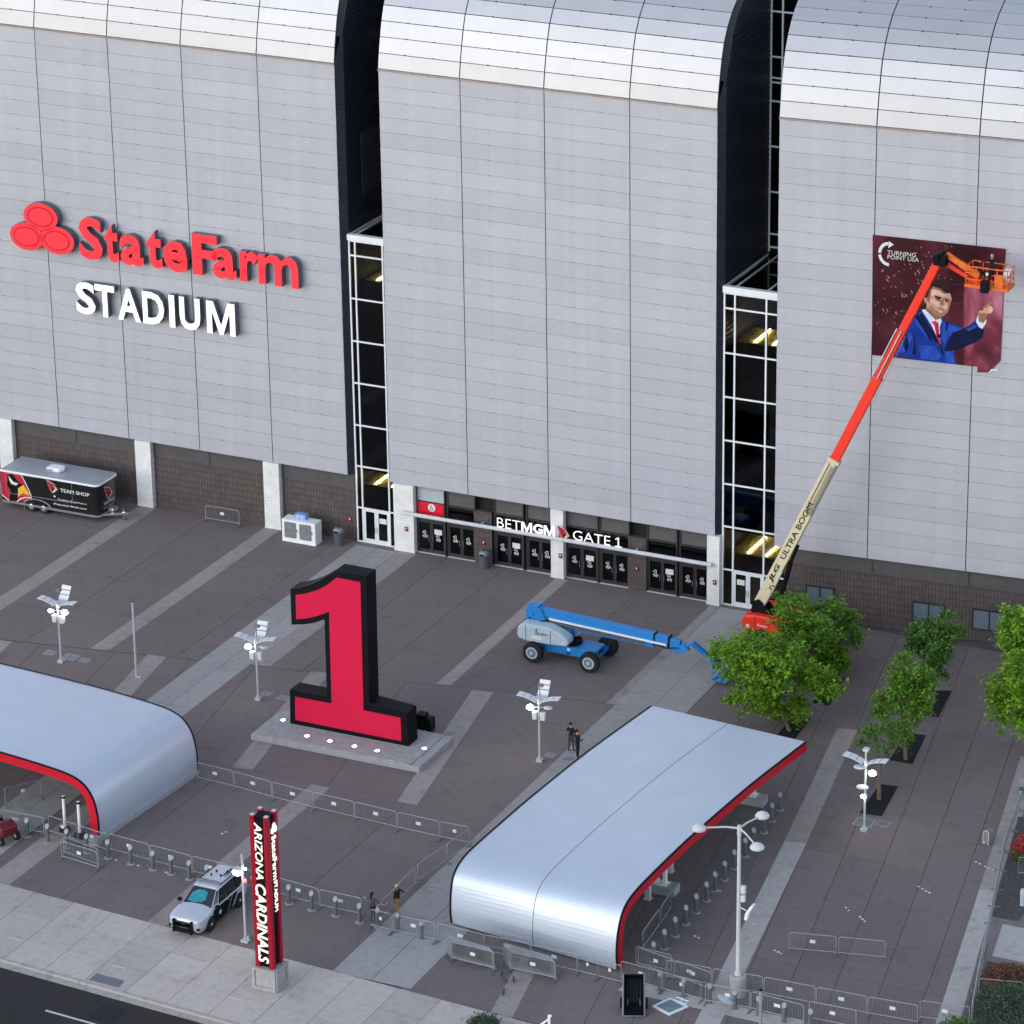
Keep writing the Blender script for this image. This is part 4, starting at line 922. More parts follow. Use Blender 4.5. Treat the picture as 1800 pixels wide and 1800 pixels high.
stack(795,1690,871,1709,6,-9,-12,'left tight stack before the long canopy','left stack of barricades'); stack(898,1708,979,1726,6,-13,-16,'right tight stack before the long canopy','right stack of barricades')
stack(109,1511,174,1531,2,4,-8,'leaning pair near the foot of the red edged canopy','pair of barricades by the left canopy')
for u0, v0, u1, v1, wl in [(1130,1672,1160,1630,'nearest the curved end'),(1162,1628,1180,1600,'farther in by the white scanner posts')]:
    barricade(G(u0, v0), G(u1, v1), f'steel crowd barricade under the long canopy, {wl}', 'barricades under the long canopy', False)
barricade(G(10,1418), G(75,1402), 'steel crowd barricade deep in shade under the left canopy', 'barricade in the shade')
# ---- bollards
def bollard_meshes():
    m = MB(); n = 12; r = .115
    m.add([(r*cos(2*pi*k/n), r*sin(2*pi*k/n), 0) for k in range(n)]+[(r*cos(2*pi*k/n), r*sin(2*pi*k/n), .93+1.0*r*sin(2*pi*k/n)) for k in range(n)], [(k, (k+1)%n, (k+1)%n+n, k+n) for k in range(n)])
    c = MB(); c.add([(r*cos(2*pi*k/n), r*sin(2*pi*k/n), .931+1.0*r*sin(2*pi*k/n)) for k in range(n)], [tuple(range(n))])
    b = MB(); b.lathe([(.23,0),(.22,.012),(.12,.016)], 12)
    return m.mesh('bollard_tube', K['bollard']), c.mesh('bollard_cap', K['galv']), b.mesh('bollard_footing', K['concrete'])
BOL = bollard_meshes()
def bollards(pts, where, group, rz=.3):
    for i, (u, v) in enumerate(pts):
        t = thing('bollard', f'{ORD[i] if i < 16 else "last"} slant topped steel bollard {where}', 'bollard', gp(u, v), rz, group)
        link('tube', BOL[0], t); link('cap', BOL[1], t); link('footing', BOL[2], t)
bollards([(48,1470),(84,1480),(118,1489),(153,1498),(190,1508),(230,1518),(269,1528),(301,1536),(333,1545),(364,1553)], 'from left in the row left of the police car', 'bollards left of the police car')
bollards([(508,1588),(548,1599),(590,1609),(632,1621),(664,1629),(699,1638),(741,1651)], 'from left between the pylon sign and the canopy', 'bollards right of the pylon sign')
bollards([(1160,1741),(1202,1752),(1247,1763),(1291,1774),(1333,1785),(1378,1797),(1424,1808)], 'from left beside the black cart and drum', 'bollards at lower right')
bollards([(1149,1689),(1168,1667),(1187,1645),(1206,1624),(1224,1604),(1242,1583),(1257,1565),(1274,1546),(1291,1526),(1310,1505),(1325,1487),(1343,1463),(1357,1443),(1371,1424)], 'from near end along the open side of the long canopy', 'bollards beside the long canopy', .6)
# ================================================================== TEAM TRAILER
tr = thing('trailer', 'black team shop trailer with red bird graphics and grey roof against the wall', 'trailer', P(-40.8, 2.55, 0)); to = tr.location
x0, x1, y0, y1 = -3.65, 3.62, -1.25, 1.25
def rrect(xa, xb, ya, yb, r, n=5):
    pts = []
    for cx, cy, a0 in ((xb-r, yb-r, 0), (xa+.05, yb-.05, 90), (xa+.05, ya+.05, 180), (xb-r, ya+r, 270)):
        rr = r if cx == xb-r else .05
        pts += [(cx+rr*cos(radians(a0+90*k/n)), cy+rr*sin(radians(a0+90*k/n))) for k in range(n+1)]
    return pts
m = MB(); m.prism([Vector((a, b, .5)) for a, b in rrect(x0, x1, y0, y1, .38)], (0,0,1.96)); m.build('body', K['trail'], tr, smooth=True)
m = MB(); m.prism([Vector((a, b, .36)) for a, b in rrect(x0-.02, x1+.02, y0-.02, y1+.02, .38)], (0,0,.14)); m.build('skirt', K['chrome'], tr, smooth=True)
m = MB(); m.prism([Vector((a, b, 2.46)) for a, b in rrect(x0-.05, x1+.05, y0-.05, y1+.05, .38)], (0,0,.13)); m.build('roof_rail', K['white'], tr, bevel=.04)
m = MB(); m.prism([Vector((a, b, 2.59)) for a, b in rrect(x0+.02, x1-.02, y0+.02, y1-.02, .36)], (0,0,.03)); m.build('roof', K['trailroof'], tr)
m = MB(); m.prism([Vector((a, b, 2.62)) for a, b in ((-.75,-.4),(.25,-.4),(.42,0),(.25,.4),(-.75,.4))], (0,0,.27)); m.build('air_unit', K['white'], tr, bevel=.08)
m = MB(); 
for k in range(4): m.box(-.7,-.2,-.415,-.4,2.68+k*.04,2.70+k*.04)
m.build('air_grille', K['galvd'], tr)
for xw in (-1.48, -.55):
    for yy in (-1.2, 1.05):
        m = MB(); m.tube([(xw, yy-.06, .34), (xw, yy+.16, .34)], .34, 18); w = m.build('wheel', K['rubber'], tr, smooth=True)
        m = MB(); m.tube([(xw, yy-.075, .34), (xw, yy-.05, .34)], [.16,.21], 14); m.tube([(xw,yy-.1,.34),(xw,yy-.07,.34)], .06, 8); m.build('rim', K['chrome'], w)
m = MB(); arch = [(-1.0+1.0*cos(radians(a)), .36+.52*sin(radians(a))) for a in range(0, 181, 15)]
for (xa, za), (xb, zb_) in zip(arch, arch[1:]): m.add([(xa,-1.275,za),(xb,-1.275,zb_),(xb*1.0+(xb+1)*.1,-1.275,zb_+.08),(xa+(xa+1)*.1,-1.275,za+.08)], [(0,1,2,3)])
m.build('wheel_arch', K['chrome'], tr)
m = MB(); m.beam((3.5,-.9,.45),(4.85,0,.45),.1,.14); m.beam((3.5,.9,.45),(4.85,0,.45),.1,.14); m.box(4.6,5.1,-.06,.06,.44,.54); m.box(3.7,4.1,-.3,.3,.5,.75); m.build('tongue', K['chrome'], tr)
m = MB(); m.tube([(4.7,0,.0),(4.7,0,.75)], .05, 6); m.box(4.45,4.95,-.22,.22,0,.05); m.tube([(-2.1,-1.1,0),(-2.1,-1.1,.4)], .03, 5); m.build('jack', K['galvd'], tr)
def T(u, v, k=0): q = on_plane(u, v, P(0, 3.8+.012), Vector((0,1,0)))-to; q.y = -1.262-k*.004; return q
def tz(x, y, k=0): return T(x/6, 760+y/6, k)
m = MB(); m.m = 0; m.poly([tz(x,y) for x, y in ((5,395),(215,430),(262,520),(300,600),(330,670),(335,700),(180,735),(100,710),(20,660))]) ; m.m = 1
m.poly([tz(x,y,1) for x, y in ((80,450),(130,430),(190,520),(240,555),(200,600),(185,650),(190,725),(100,715),(110,610),(75,560))])
m.m = 3; m.poly([tz(x,y,2) for x, y in ((90,455),(140,520),(195,540),(170,560),(120,545),(98,500))]); m.m = 2; m.poly([tz(x,y,2) for x, y in ((190,590),(245,555),(305,640),(310,665),(240,640),(190,680))])
m.m = 3
for pa in (((215,430),(262,520),(300,600),(330,670),(332,700)), ((180,730),(215,700),(265,685),(330,690)), ((22,655),(60,690),(100,715))):
    for a, b in zip(pa, pa[1:]): p, q = tz(*a,3), tz(*b,3); d = (q-p).normalized(); n_ = Vector((-d.z,0,d.x))*.035; m.add([p-n_,q-n_,q+n_,p+n_], [(0,1,2,3)])
m.build('bird_graphic', BM, tr)
m = MB()
for pa in (((52,425),(755,530)), ((755,530),(770,745)), ((80,635),(775,745)), ((62,430),(75,640))):
    p, q = tz(*pa[0],4), tz(*pa[1],4); m.beam(p, q, .03, .035, (0,1,0))
m.build('hatch_frame', K['chrome'], tr)
m = MB(); q = tz(548,570); bird(m, lambda a, z, y: Vector((q.x+a, -1.266-y, q.z+z)), .40, 0); m.build('bird_emblem', BM, tr)
m = MB(); a, b = tz(635,615), tz(943,640); text_in(m, 'TEAM SHOP', Vector((a.x,-1.27,a.z-.09)), X, Z, -Y, bold=.02, fitw=b.x-a.x, fith=.25)
a, b = tz(612,705), tz(915,735); text_in(m, 'Fanatics Experience', Vector((a.x,-1.27,a.z-.1)), X, Z, -Y, bold=.0, fitw=b.x-a.x, fith=.17)
a, b = tz(565,752), tz(912,790); text_in(m, 'shop.azcardinals.com', Vector((a.x,-1.27,a.z-.09)), X, Z, -Y, bold=.01, fitw=b.x-a.x, fith=.19)
m.poly([Vector((tz(560,665).x+dx,-1.27,tz(560,665).z+dz)) for dx, dz in ((0,0),(.22,0),(.15,-.1),(.1,-.1),(.12,-.16))]); m.build('lettering', K['paper'], tr)
m = MB(); bird(m, lambda a, z, y: Vector((x1+.012+y, a, 1.75+z)), .48, 0); m.build('bird_emblem', BM, tr)
m = MB(); text_in(m, 'TEAM SHOP', Vector((x1+.014,-.62,.98)), Y, Z, X, bold=.02, fitw=1.3, fith=.2); text_in(m, 'shop.azcardinals.com', Vector((x1+.014,-.6,.72)), Y, Z, X, fitw=1.2, fith=.13); m.build('lettering', K['paper'], tr)
# ================================================================== ICE CHEST, BINS
ic = thing('ice_chest', 'white two door ice merchandiser cabinet beside the litter bin at the wall', 'ice cabinet', P(-23.85, 1.15, 0))
m = MB(); m.box(-1.2,1.2,-.45,.42,.06,1.5); m.box(-1.22,1.22,-.47,.42,0,.08); m.build('cabinet', K['white'], ic, bevel=.03)
for xa in (-1.0, .08):
    m = MB(); m.prism([Vector((xa+px, -.452, pz_)) for px, pz_ in ((.06,.3),(.78,.3),(.84,.36),(.84,1.3),(.78,1.36),(.06,1.36),(0,1.3),(0,.36))], (0,-.03,0)); d_ = m.build('door', K['galvd'], ic)
    m = MB(); m.box(xa+.88, xa+.93, -.50, -.45, .75, .95); m.build('handle', K['chrome'], d_)
m = MB(); m.box(-.42,.36,-.12,.28,1.5,1.86); sb = m.build('sign_box', K['foil'], ic, bevel=.02)
m = MB(); text_in(m, 'ICE', Vector((-.3,-.125,1.57)), X, Z, -Y, bold=.03, fitw=.52, fith=.2); m.build('lettering', K['paper'], ic)
for (u, v), lab in (((592,960), 'dark grey litter bin beside the white ice cabinet'), ((848,1001), 'dark grey litter bin with domed lid against the gate pier')):
    q = G(u, v); b = thing('litter_bin', lab, 'litter bin', (q.x, q.y+.28, 0), group='litter bins'); m = MB(); m.lathe([(.29,0),(.32,.05),(.33,.85),(.35,.88)], 18); m.build('body', K['bollard'], b, smooth=True)
    m = MB(); m.lathe([(.35,.88),(.35,.98),(.30,1.1),(.2,1.18),(.12,1.2)], 18); m.build('lid', K['galvd'], b, smooth=True); m = MB(); m.box(-.13,.13,-.37,-.3,.9,1.02); m.lathe([(.11,1.195),(.1,1.205)], 10); m.build('opening', K['black'], b)
# ================================================================== BLUE BOOM LIFT
bl = thing('boom_lift', 'blue boom lift with grey cowl, boom stowed level across the plaza', 'boom lift', P(-.58, 10.8, 0))
m = MB(); m.box(-1.75,1.95,-.5,.5,.5,1.05); m.prism([Vector((-1.4,-.72,.55)),Vector((1.5,-.72,.5)),Vector((1.9,-.72,.75)),Vector((1.9,-.72,1.0)),Vector((-1.4,-.72,1.12))], (0,1.44,0)); m.build('chassis', K['blue'], bl, bevel=.03); m = MB(); m.box(.1,.3,-.735,-.722,.82,1.0); m.build('label_plate', K['paper'], bl); m = MB(); m.box(1.45,1.75,-.735,-.722,.8,.95); m.build('label_plate', K['paper'], bl); m = MB(); m.box(.05,.3,-.735,-.722,.6,.68); m.box(1.955,1.965,-.35,.35,.6,.9); m.build('chassis_recess', K['black'], bl)
m = MB()
for x in (-1.83, 1.82): m.box(x-.16,x+.16,-1.1,1.1,.5,.75)
m.build('axle', K['blue'], bl)
for x in (-1.83, 1.82):
    for y in (-1, 1):
        yc = y*1.3; m = MB(); m.lathe([(.5,-.22),(.6,-.2),(.63,-.1),(.63,.1),(.6,.2),(.5,.22)], 22, Matrix.Translation((x, yc, .63)) @ Matrix.Rotation(pi/2, 4, 'X')); w = m.build('wheel', K['rubber'], bl, smooth=True)
        m = MB(); ym = yc+y*.2
        m.tube([(x,ym-y*.1,.63),(x,ym+y*.03,.63)], [.37,.37], 18); m.tube([(x,ym,.63),(x,ym+y*.1,.63)], [.12,.1], 12); m.build('rim', K['cowl'], w); m = MB(); m.tube([(x,ym+y*.032,.63),(x,ym+y*.034,.63)], [.28,.28], 16); m.build('rim_dish', K['galvd'], w)
m = MB(); m.lathe([(.7,1.05),(.7,1.25)], 18); m.build('slew_ring', K['black'], bl)
for y in (-1, 1):
    prof = [(-2.85,1.3),(-2.95,1.6),(-2.88,2.05),(-2.5,2.3),(-.9,2.28),(-.2,2.05),(.32,1.75),(.4,1.45),(.25,1.25),(-.9,1.18),(-2.3,1.18)]
    m = MB(); m.prism([Vector((px, y*.38, pz_)) for px, pz_ in prof], (0, y*.82, 0)); cw = m.build('cowl', K['cowl'], bl, bevel=.1)
    m = MB()
    for xs, zt_ in ((-2.35, 2.28), (-.75, 2.22)): m.box(xs-.012, xs+.012, min(y*1.195,y*1.21), max(y*1.195,y*1.21), 1.22, zt_-.06)
    m.build('cowl_seam', K['black'], cw)
    m = MB(); m.box(-1.0,-.85,min(y*1.2,y*1.207),max(y*1.2,y*1.207),1.85,1.95); m.box(-1.95,-1.35, min(y*1.2,y*1.207), max(y*1.2,y*1.207), 1.42,1.62); m.box(-.1,.1,min(y*1.2,y*1.207), max(y*1.2,y*1.207),1.4,1.46); m.build('sticker', K['paper'], cw)
    if y < 0:
        m = MB(); text_in(m, 'ASCENT', Vector((-1.75,-1.215,1.72)), X, Z, -Y, bold=.01, fitw=.85, fith=.16); m.build('lettering', K['cblack'], cw); m = MB(); m.prism([Vector((-1.72,-1.212,1.92)),Vector((-1.6,-1.212,1.92)),Vector((-1.66,-1.212,2.12))], (0,-.004,0)); m.build('mast_emblem', K['cblack'], cw)
m = MB(); m.box(-2.75,.1,-.37,.37,1.2,1.9); m.build('turntable', K['blue'], bl)
A, B = Vector((-2.55,0,2.62)), Vector((6.7,0,2.2)); bd = (B-A).normalized()
m = MB()
for y in (-.34, .30): m.prism([Vector((px, y, pz_)) for px, pz_ in ((-2.7,2.1),(-2.75,2.8),(-2.45,3.08),(-1.75,2.95),(-1.55,2.5),(-1.2,2.1))], (0,.05,0))
m.tube([(-2.35,-.4,2.6),(-2.35,.4,2.6)], .13, 10); m.box(-2.7,-2.0,-.3,.3,2.9,3.05); m.build('boom_bracket', K['blue'], bl)
m = MB(); m.beam(A, A+bd*8.0, .46, .70); m.build('boom_section', K['blue'], bl, bevel=.02)
m = MB(); m.beam(A+bd*8.0, A+bd*8.9, .40, .60); m.build('boom_section', K['blue'], bl, bevel=.02); m = MB(); m.beam(A+bd*8.9, A+bd*9.6, .34, .5); m.build('boom_section', K['blue'], bl, bevel=.02)
m = MB()
for s_ in (7.95, 8.87): m.beam(A+bd*s_, A+bd*(s_+.08), .5, .74)
m.build('wear_collar', K['black'], bl)
off = Vector((0,-.3,-.12)); m = MB(); m.beam(A+bd*1.3+off, A+bd*8.8+off, .1, .10); m.build('guard_tube', K['white'], bl)
m = MB()
for k in range(62): m.beam(A+bd*(1.2+k*.1)+Vector((0,-.32,-.27)), A+bd*(1.2+k*.1+.07)+Vector((0,-.34,-.29)), .14, .17)
for k in range(8): m.beam(A+bd*(1.1+.0*k)+Vector((0,-.32,-.27+k*.02)), A+bd*(1.25)+Vector((0,-.32,-.27+k*.02)), .12,.05)
m.build('cable_track', K['bollard'], bl)
m = MB(); m.beam((.2,0,2.0),(5.4,0,1.85), .3, .22); m.build('lift_ram', K['blue'], bl); m = MB(); m.tube([(-2.5,-.42,2.35),(-2.2,-.55,2.15),(-1.6,-.5,2.3),(-1.2,-.36,2.35)], .045, 6); m.tube([(-2.6,.4,2.5),(-2.9,.3,2.2),(-2.7,.2,1.9)], .04, 6); m.tube([(5.6,-.3,2.05),(6.2,-.34,1.9),(6.9,-.25,2.0)], .04, 6); m.build('hose', K['rubber'], bl)
m = MB(); m.prism([Vector((6.0,-.15,2.1)),Vector((7.3,-.15,2.2)),Vector((7.6,-.15,1.9)),Vector((7.0,-.15,1.6)),Vector((6.2,-.15,1.75))], (0,.3,0)); m.build('boom_head', K['blue'], bl, bevel=.03)
m = MB()
for y in (-.12,.08): m.beam((7.7,.2+y,2.3),(8.9,.9+y,.95), .12, .22)
m.tube([(7.3,0,2.0),(7.6,.15,2.25),(7.75,.2,2.3)], .1, 6); m.build('jib', K['blue'], bl)
m = MB(); m.box(8.7,9.1,.7,1.2,.6,1.5); m.build('basket_mount', K['black'], bl)
m = MB(); bx0, bx1, by0, by1 = 9.1, 10.0, -.2, 2.2
for z in (.7, 1.05, 1.45):
    m.tube([(bx0,by0,z),(bx1,by0,z),(bx1,by1,z),(bx0,by1,z),(bx0,by0,z)], .03, 5)
for x, y in ((bx0,by0),(bx1,by0),(bx1,by1),(bx0,by1),(bx0,1),(bx1,1)): m.tube([(x,y,.35),(x,y,1.45)], .03, 5)
m.box(bx0,bx1,by0,by1,.32,.38); m.build('basket', K['blue'], bl)
# ================================================================== ORANGE BOOM LIFT
A = FW(1337,1058,4.1); Bt = FW(1652,455,1.9)
ol = thing('boom_lift', 'orange boom lift with cream lower boom raised steeply to the banner', 'boom lift', P(9.6, 3.6, 0)); oo_ = ol.location
A -= oo_; Bt -= oo_; bd = (Bt-A).normalized(); BL = (Bt-A).length
m = MB(); m.box(-1.0,3.5,-.6,.6,.5,1.0); m.build('chassis', K['galvd'], ol)
for x in (-.5, 3.1):
    for y in (-1.25, 1.25): m = MB(); m.lathe([(.5,-.22),(.62,-.12),(.62,.12),(.5,.22)], 18, Matrix.Translation((x, y, .62)) @ Matrix.Rotation(pi/2, 4, 'X')); m.build('wheel', K['rubber'], ol, smooth=True)
for y in (-1, 1):
    m = MB(); m.prism([Vector((px, y*.45, pz_)) for px, pz_ in ((-1.75,1.0),(-1.85,1.5),(-1.65,1.95),(-.9,2.05),(1.6,2.0),(2.1,1.7),(2.1,1.1),(-1.2,.9))], (0, y*.85, 0)); cw = m.build('cowl', K['orange'], ol, bevel=.12)
    if y < 0:
        m = MB(); m.box(-.95,-.93,-1.315,-1.295,1.0,2.0); m.build('cowl_seam', K['black'], cw); m = MB(); text_in(m, 'Power', Vector((-.8,-1.31,1.35)), X, Z, -Y, bold=.02, shear=.2, fitw=.7, fith=.2); m.build('lettering', K['paper'], cw); m = MB(); m.box(-1.5,-1.3,-1.312,-1.306,1.2,1.4); m.build('label_plate', K['paper'], cw)
m = MB(); m.box(-1.8,1.9,-.44,.44,1.0,1.75); m.build('turntable', K['black'], ol)
m = MB()
for y in (-.36,.30): m.prism([Vector((A.x+px, A.y+y, A.z+pz_)) for px, pz_ in ((-.45,-.9),(-.4,.1),(0,.3),(.5,-.1),(1.3,-.9))], (0,.06,0))
m.build('boom_bracket', K['black'], ol)
up = Vector((-bd.z, 0, bd.x))
def sect(t0, t1, wd, ht, mt, nm='boom_section', lab=None):
    m = MB(); m.beam(A+bd*BL*t0, A+bd*BL*t1, wd, ht, up); o = m.build(nm, K[mt], ol, bevel=.03)
    if lab: o['label'] = lab
    return o
sect(0,.425,.55,.68,'cream',lab='cream lower boom section'); sect(.425,.66,.46,.56,'orange'); sect(.66,.985,.38,.46,'orange')
sect(.417,.428,.62,.76,'cream','boom_collar'); sect(.655,.665,.5,.6,'orange','boom_collar')
xr = bd.cross(up).normalized(); yn = -Y
side_n = Vector((0,-1,0)); side_n = (side_n-bd*side_n.dot(bd)).normalized(); tv = side_n.cross(bd).normalized()
if tv.x > 0: tv = -tv
upv = tv                                            # left/up direction on the visible side face
m = MB(); o0 = A+bd*BL*.05+side_n*.29
if True:
    text_in(m, 'JLG', A+bd*BL*.065+side_n*.30-upv*.02-upv*.16+upv*.0, bd, upv, side_n, bold=.04, shear=.15, fitw=1.25, fith=.36); m.build('lettering', K['cblack'], ol); m = MB()
    text_in(m, 'ULTRA BOOM', A+bd*BL*.135+side_n*.30-upv*.16, bd, upv, side_n, bold=.015, fitw=4.0, fith=.34)
m.build('lettering', K['cblack'], ol)
m = MB(); e0, e1 = BL*.27, BL*.415
m.tube([A+bd*e0+side_n*.33-upv*.05, A+bd*(e0+.4)+side_n*.33+upv*.12, A+bd*e1+side_n*.33+upv*.12], .03, 5); m.beam(A+bd*(e0+.1)+side_n*.34-upv*.28, A+bd*e1+side_n*.34-upv*.28, .08, .1, upv)
for k in range(70): q = A+bd*(e0+.1+(e1-e0)*k/70)+side_n*.4-upv*.28; m.beam(q, q+bd*.06, .08,.09, upv)
m.build('cable_track', K['galvd'], ol)
m = MB(); m.beam(A+bd*BL*.27+side_n*.286-upv*.18, A+bd*BL*.41+side_n*.286-upv*.18, .02, .3, upv); m.build('track_recess', mat('recess_olive', (.30,.27,.15), .6), ol)
m = MB(); a = A+bd*BL*.665+side_n*.25+upv*.28; b = A+bd*BL*.80+side_n*.25+upv*.28
m.tube([a, b, b-upv*.3, a-upv*.32, a], .045, 6); m.build('hose_loop', K['galv'], ol)
m = MB(); m.tube([A+bd*BL*.60-upv*.45, A+bd*BL*.79-upv*.32], .02, 4); m.build('cable', K['galvd'], ol)
m = MB(); m.tube([A+Vector((.9,0,-1.0)), A+bd*3.2-upv*.5], .16, 8); m.tube([A+bd*2.6-upv*.55, A+bd*4.4-upv*.42], .1, 8); m.build('lift_ram', K['black'], ol)
m = MB(); m.tube([A+bd*.1+side_n*.34-upv*.35, A+bd*1.2+side_n*.4-upv*.42, A+bd*2.6+side_n*.36-upv*.36], .05, 6); m.build('hose', K['galv'], ol)
hd = Bt
m = MB(); m.box(hd.x-.3,hd.x+.45,hd.y-.28,hd.y+.28,hd.z-.35,hd.z+.3); m.tube([hd+Vector((-.1,-.4,.1)),hd+Vector((-.1,.4,.1))], .22, 10); m.box(hd.x-.1,hd.x+.2,hd.y-.32,hd.y+.32,hd.z+.25,hd.z+.42); m.build('boom_head', K['black'], ol, bevel=.04)
j0 = FW(1664,447,1.7)-oo_; j1 = FW(1722,486,1.9)-oo_; k0 = FW(1664,464,1.7)-oo_; k1 = FW(1724,501,1.9)-oo_
m = MB(); m.beam(j0, j1, .22, .3); m.beam(j0+(j1-j0)*.42, j1, .24, .36); m.build('jib', K['orange2'], ol, bevel=.02); m = MB(); m.beam(k0, k1, .16, .2); m.build('jib_link', K['orange'], ol)
bc_ = FW(1738,497,1.75)-oo_; zf = (FW(1698,500,2.2)-oo_).z; bx0 = (FW(1699,480,2.2)-oo_).x; bx1 = (FW(1772,485,2.2)-oo_).x; by0, by1 = -(2.3)-oo_.y, -(1.15)-oo_.y
m = MB(); H_ = 1.12
for z in (.38, .75, H_): m.tube([(bx0,by0,zf+z),(bx1,by0,zf+z),(bx1,by1,zf+z),(bx0,by1,zf+z),(bx0,by0,zf+z)], .035, 5)
for k in range(5):
    x = bx0+(bx1-bx0)*k/4
    for y in (by0, by1): m.tube([(x,y,zf),(x,y,zf+H_)], .032, 5)
for x in (bx0, bx1): m.tube([(x,(by0+by1)/2,zf),(x,(by0+by1)/2,zf+H_)], .03, 5)
m.build('basket_rails', K['orange2'], ol)
m = MB(); m.box(bx0-.05,bx1+.05,by0-.05,by1+.05,zf-.1,zf+.08); m.build('basket_floor', K['orange2'], ol)
m = MB(); m.box(bx1-.75,bx1-.25,by0-.03,by0+.0,zf+.1,zf+.85); m.build('basket_panel', K['orange2'], ol)
xm = (FW(1735,490,2.3)-oo_).x; m = MB(); m.box(xm-.38,xm+.3,by0-.2,by0-.05,zf+.75,zf+1.02); m.box(xm-.25,xm+.2,by0-.45,by0-.06,zf-.2,zf+.5); m.build('control_console', K['black'], ol, bevel=.03)
m = MB(); m.box(xm-.02,xm+.14,by0-.215,by0-.2,zf+.8,zf+.96); m.build('label_plate', K['paper'], ol)
rolls = FW(1772,468,1.6)
m = MB()
for k in range(4): m.tube([(0+k*.07,0,0),(.12+k*.1,.05*(k%2),.62)], .045, 6)
tag(m.build('rolls', K['white'], loc=(bx1-.35+oo_.x, by0+.3+oo_.y, zf+.55)), 'white rolled sheets standing in the corner of the orange basket', 'rolls')
# ================================================================== BANNER
def bz(x, y, k=0): q = FW2(1520+x/6.4286, 400+y/6.4286, .10); q.y = -.10-.004*k; return q
b0 = bz(840, 860); bn = thing('banner', 'dark red banner of a man in a blue suit pointing, being fixed to the wall', 'banner'); bn.matrix_basis = M2 @ Matrix.Translation((b0.x, 0, b0.z)); bo = Vector((b0.x, 0, b0.z))
bb = lambda x, y, k=0: bz(x, y, k)-bo
mb_ = ramp_mat('banner_maroon', [(.30,(.018,.004,.006)),(.48,(.05,.007,.013)),(.62,(.10,.016,.028)),(.78,(.17,.04,.06))], .35, 8, (1,1,.45)); ms_ = ramp_mat('banner_smoke', [(.32,(.05,.008,.014)),(.45,(.15,.025,.045)),(.56,(.34,.085,.13)),(.70,(.62,.30,.36))], .42, 9, (1.2,1,.6))
edge = [(90,85),(600,138),(1100,192),(1590,245),(1570,640),(1550,1100),(1530,1505),(1480,1560),(1400,1638),(1272,1636),(1275,1575),(900,1532),(500,1488),(80,1440)]
m = MB(); m.prism([bb(x,y) for x, y in edge], Vector((0,.07,0))); m.build('sheet', mb_, bn)
m = MB(); m.prism([bb(x,y) for x, y in ((1400,1640),(1430,1600),(1512,1598),(1508,1612),(1440,1615))], Vector((0,-.05,0))); m.build('curled_corner', K['white'], bn)
m = MB()
m.m = 0; m.poly([bb(x,y,1) for x, y in ((1120,640),(1250,650),(1565,690),(1550,1100),(1532,1500),(1480,1558),(1400,1634),(1276,1632),(1278,1575),(1120,1556))]); m.build('printed_smoke', ms_, bn)
m = MB(); rs = random.Random(3)
for k in range(110):
    if k < 45: x, y = rs.gauss(800, 110), rs.uniform(190, 620)
    else: x, y = rs.uniform(110, 700), rs.uniform(400, 1150)
    if y > 1000 and x > 420: continue
    l = rs.uniform(5, 14)*(1 if k < 80 else 2.4); a = bb(x, y, 2); b = bb(x+l*.45, y+l, 2); d = (b-a).normalized(); nn = Vector((-d.z,0,d.x))*(.012+.012*rs.random()); m.add([a-nn,b-nn,b+nn,a+nn], [(0,1,2,3)])
m.build('printed_sparks', mat('spark_pink', (.55,.25,.28), .6), bn)
m = MB()
for k in range(4): a, b = bb(985+5*k, 640+108*k, 2), bb(1115, 645+106*k, 2); m.beam(a, b, .006, .03, (0,1,0))
m.build('printed_lines', mat('line_rose', (.16,.06,.06), .6), bn)
SK_, NAV, DNAV, SHT, TIE, HAI, SHD, LIT, BLU, STB = [mat('print_'+n, c, .6, 0, v, 2.2, spec=.12) for n, c, v in (('skin',(.56,.31,.225),.10),('blue',(.008,.035,.27),.25),('navy',(.004,.008,.04),.3),('shirt',(.62,.70,.78),.05),('tie',(.75,.03,.06),.15),('hair',(.022,.014,.012),.5),('skin_dark',(.27,.125,.085),.2),('skin_light',(.70,.45,.36),.08),('blue_light',(.02,.075,.42),.3),('stubble',(.35,.19,.14),.2))]
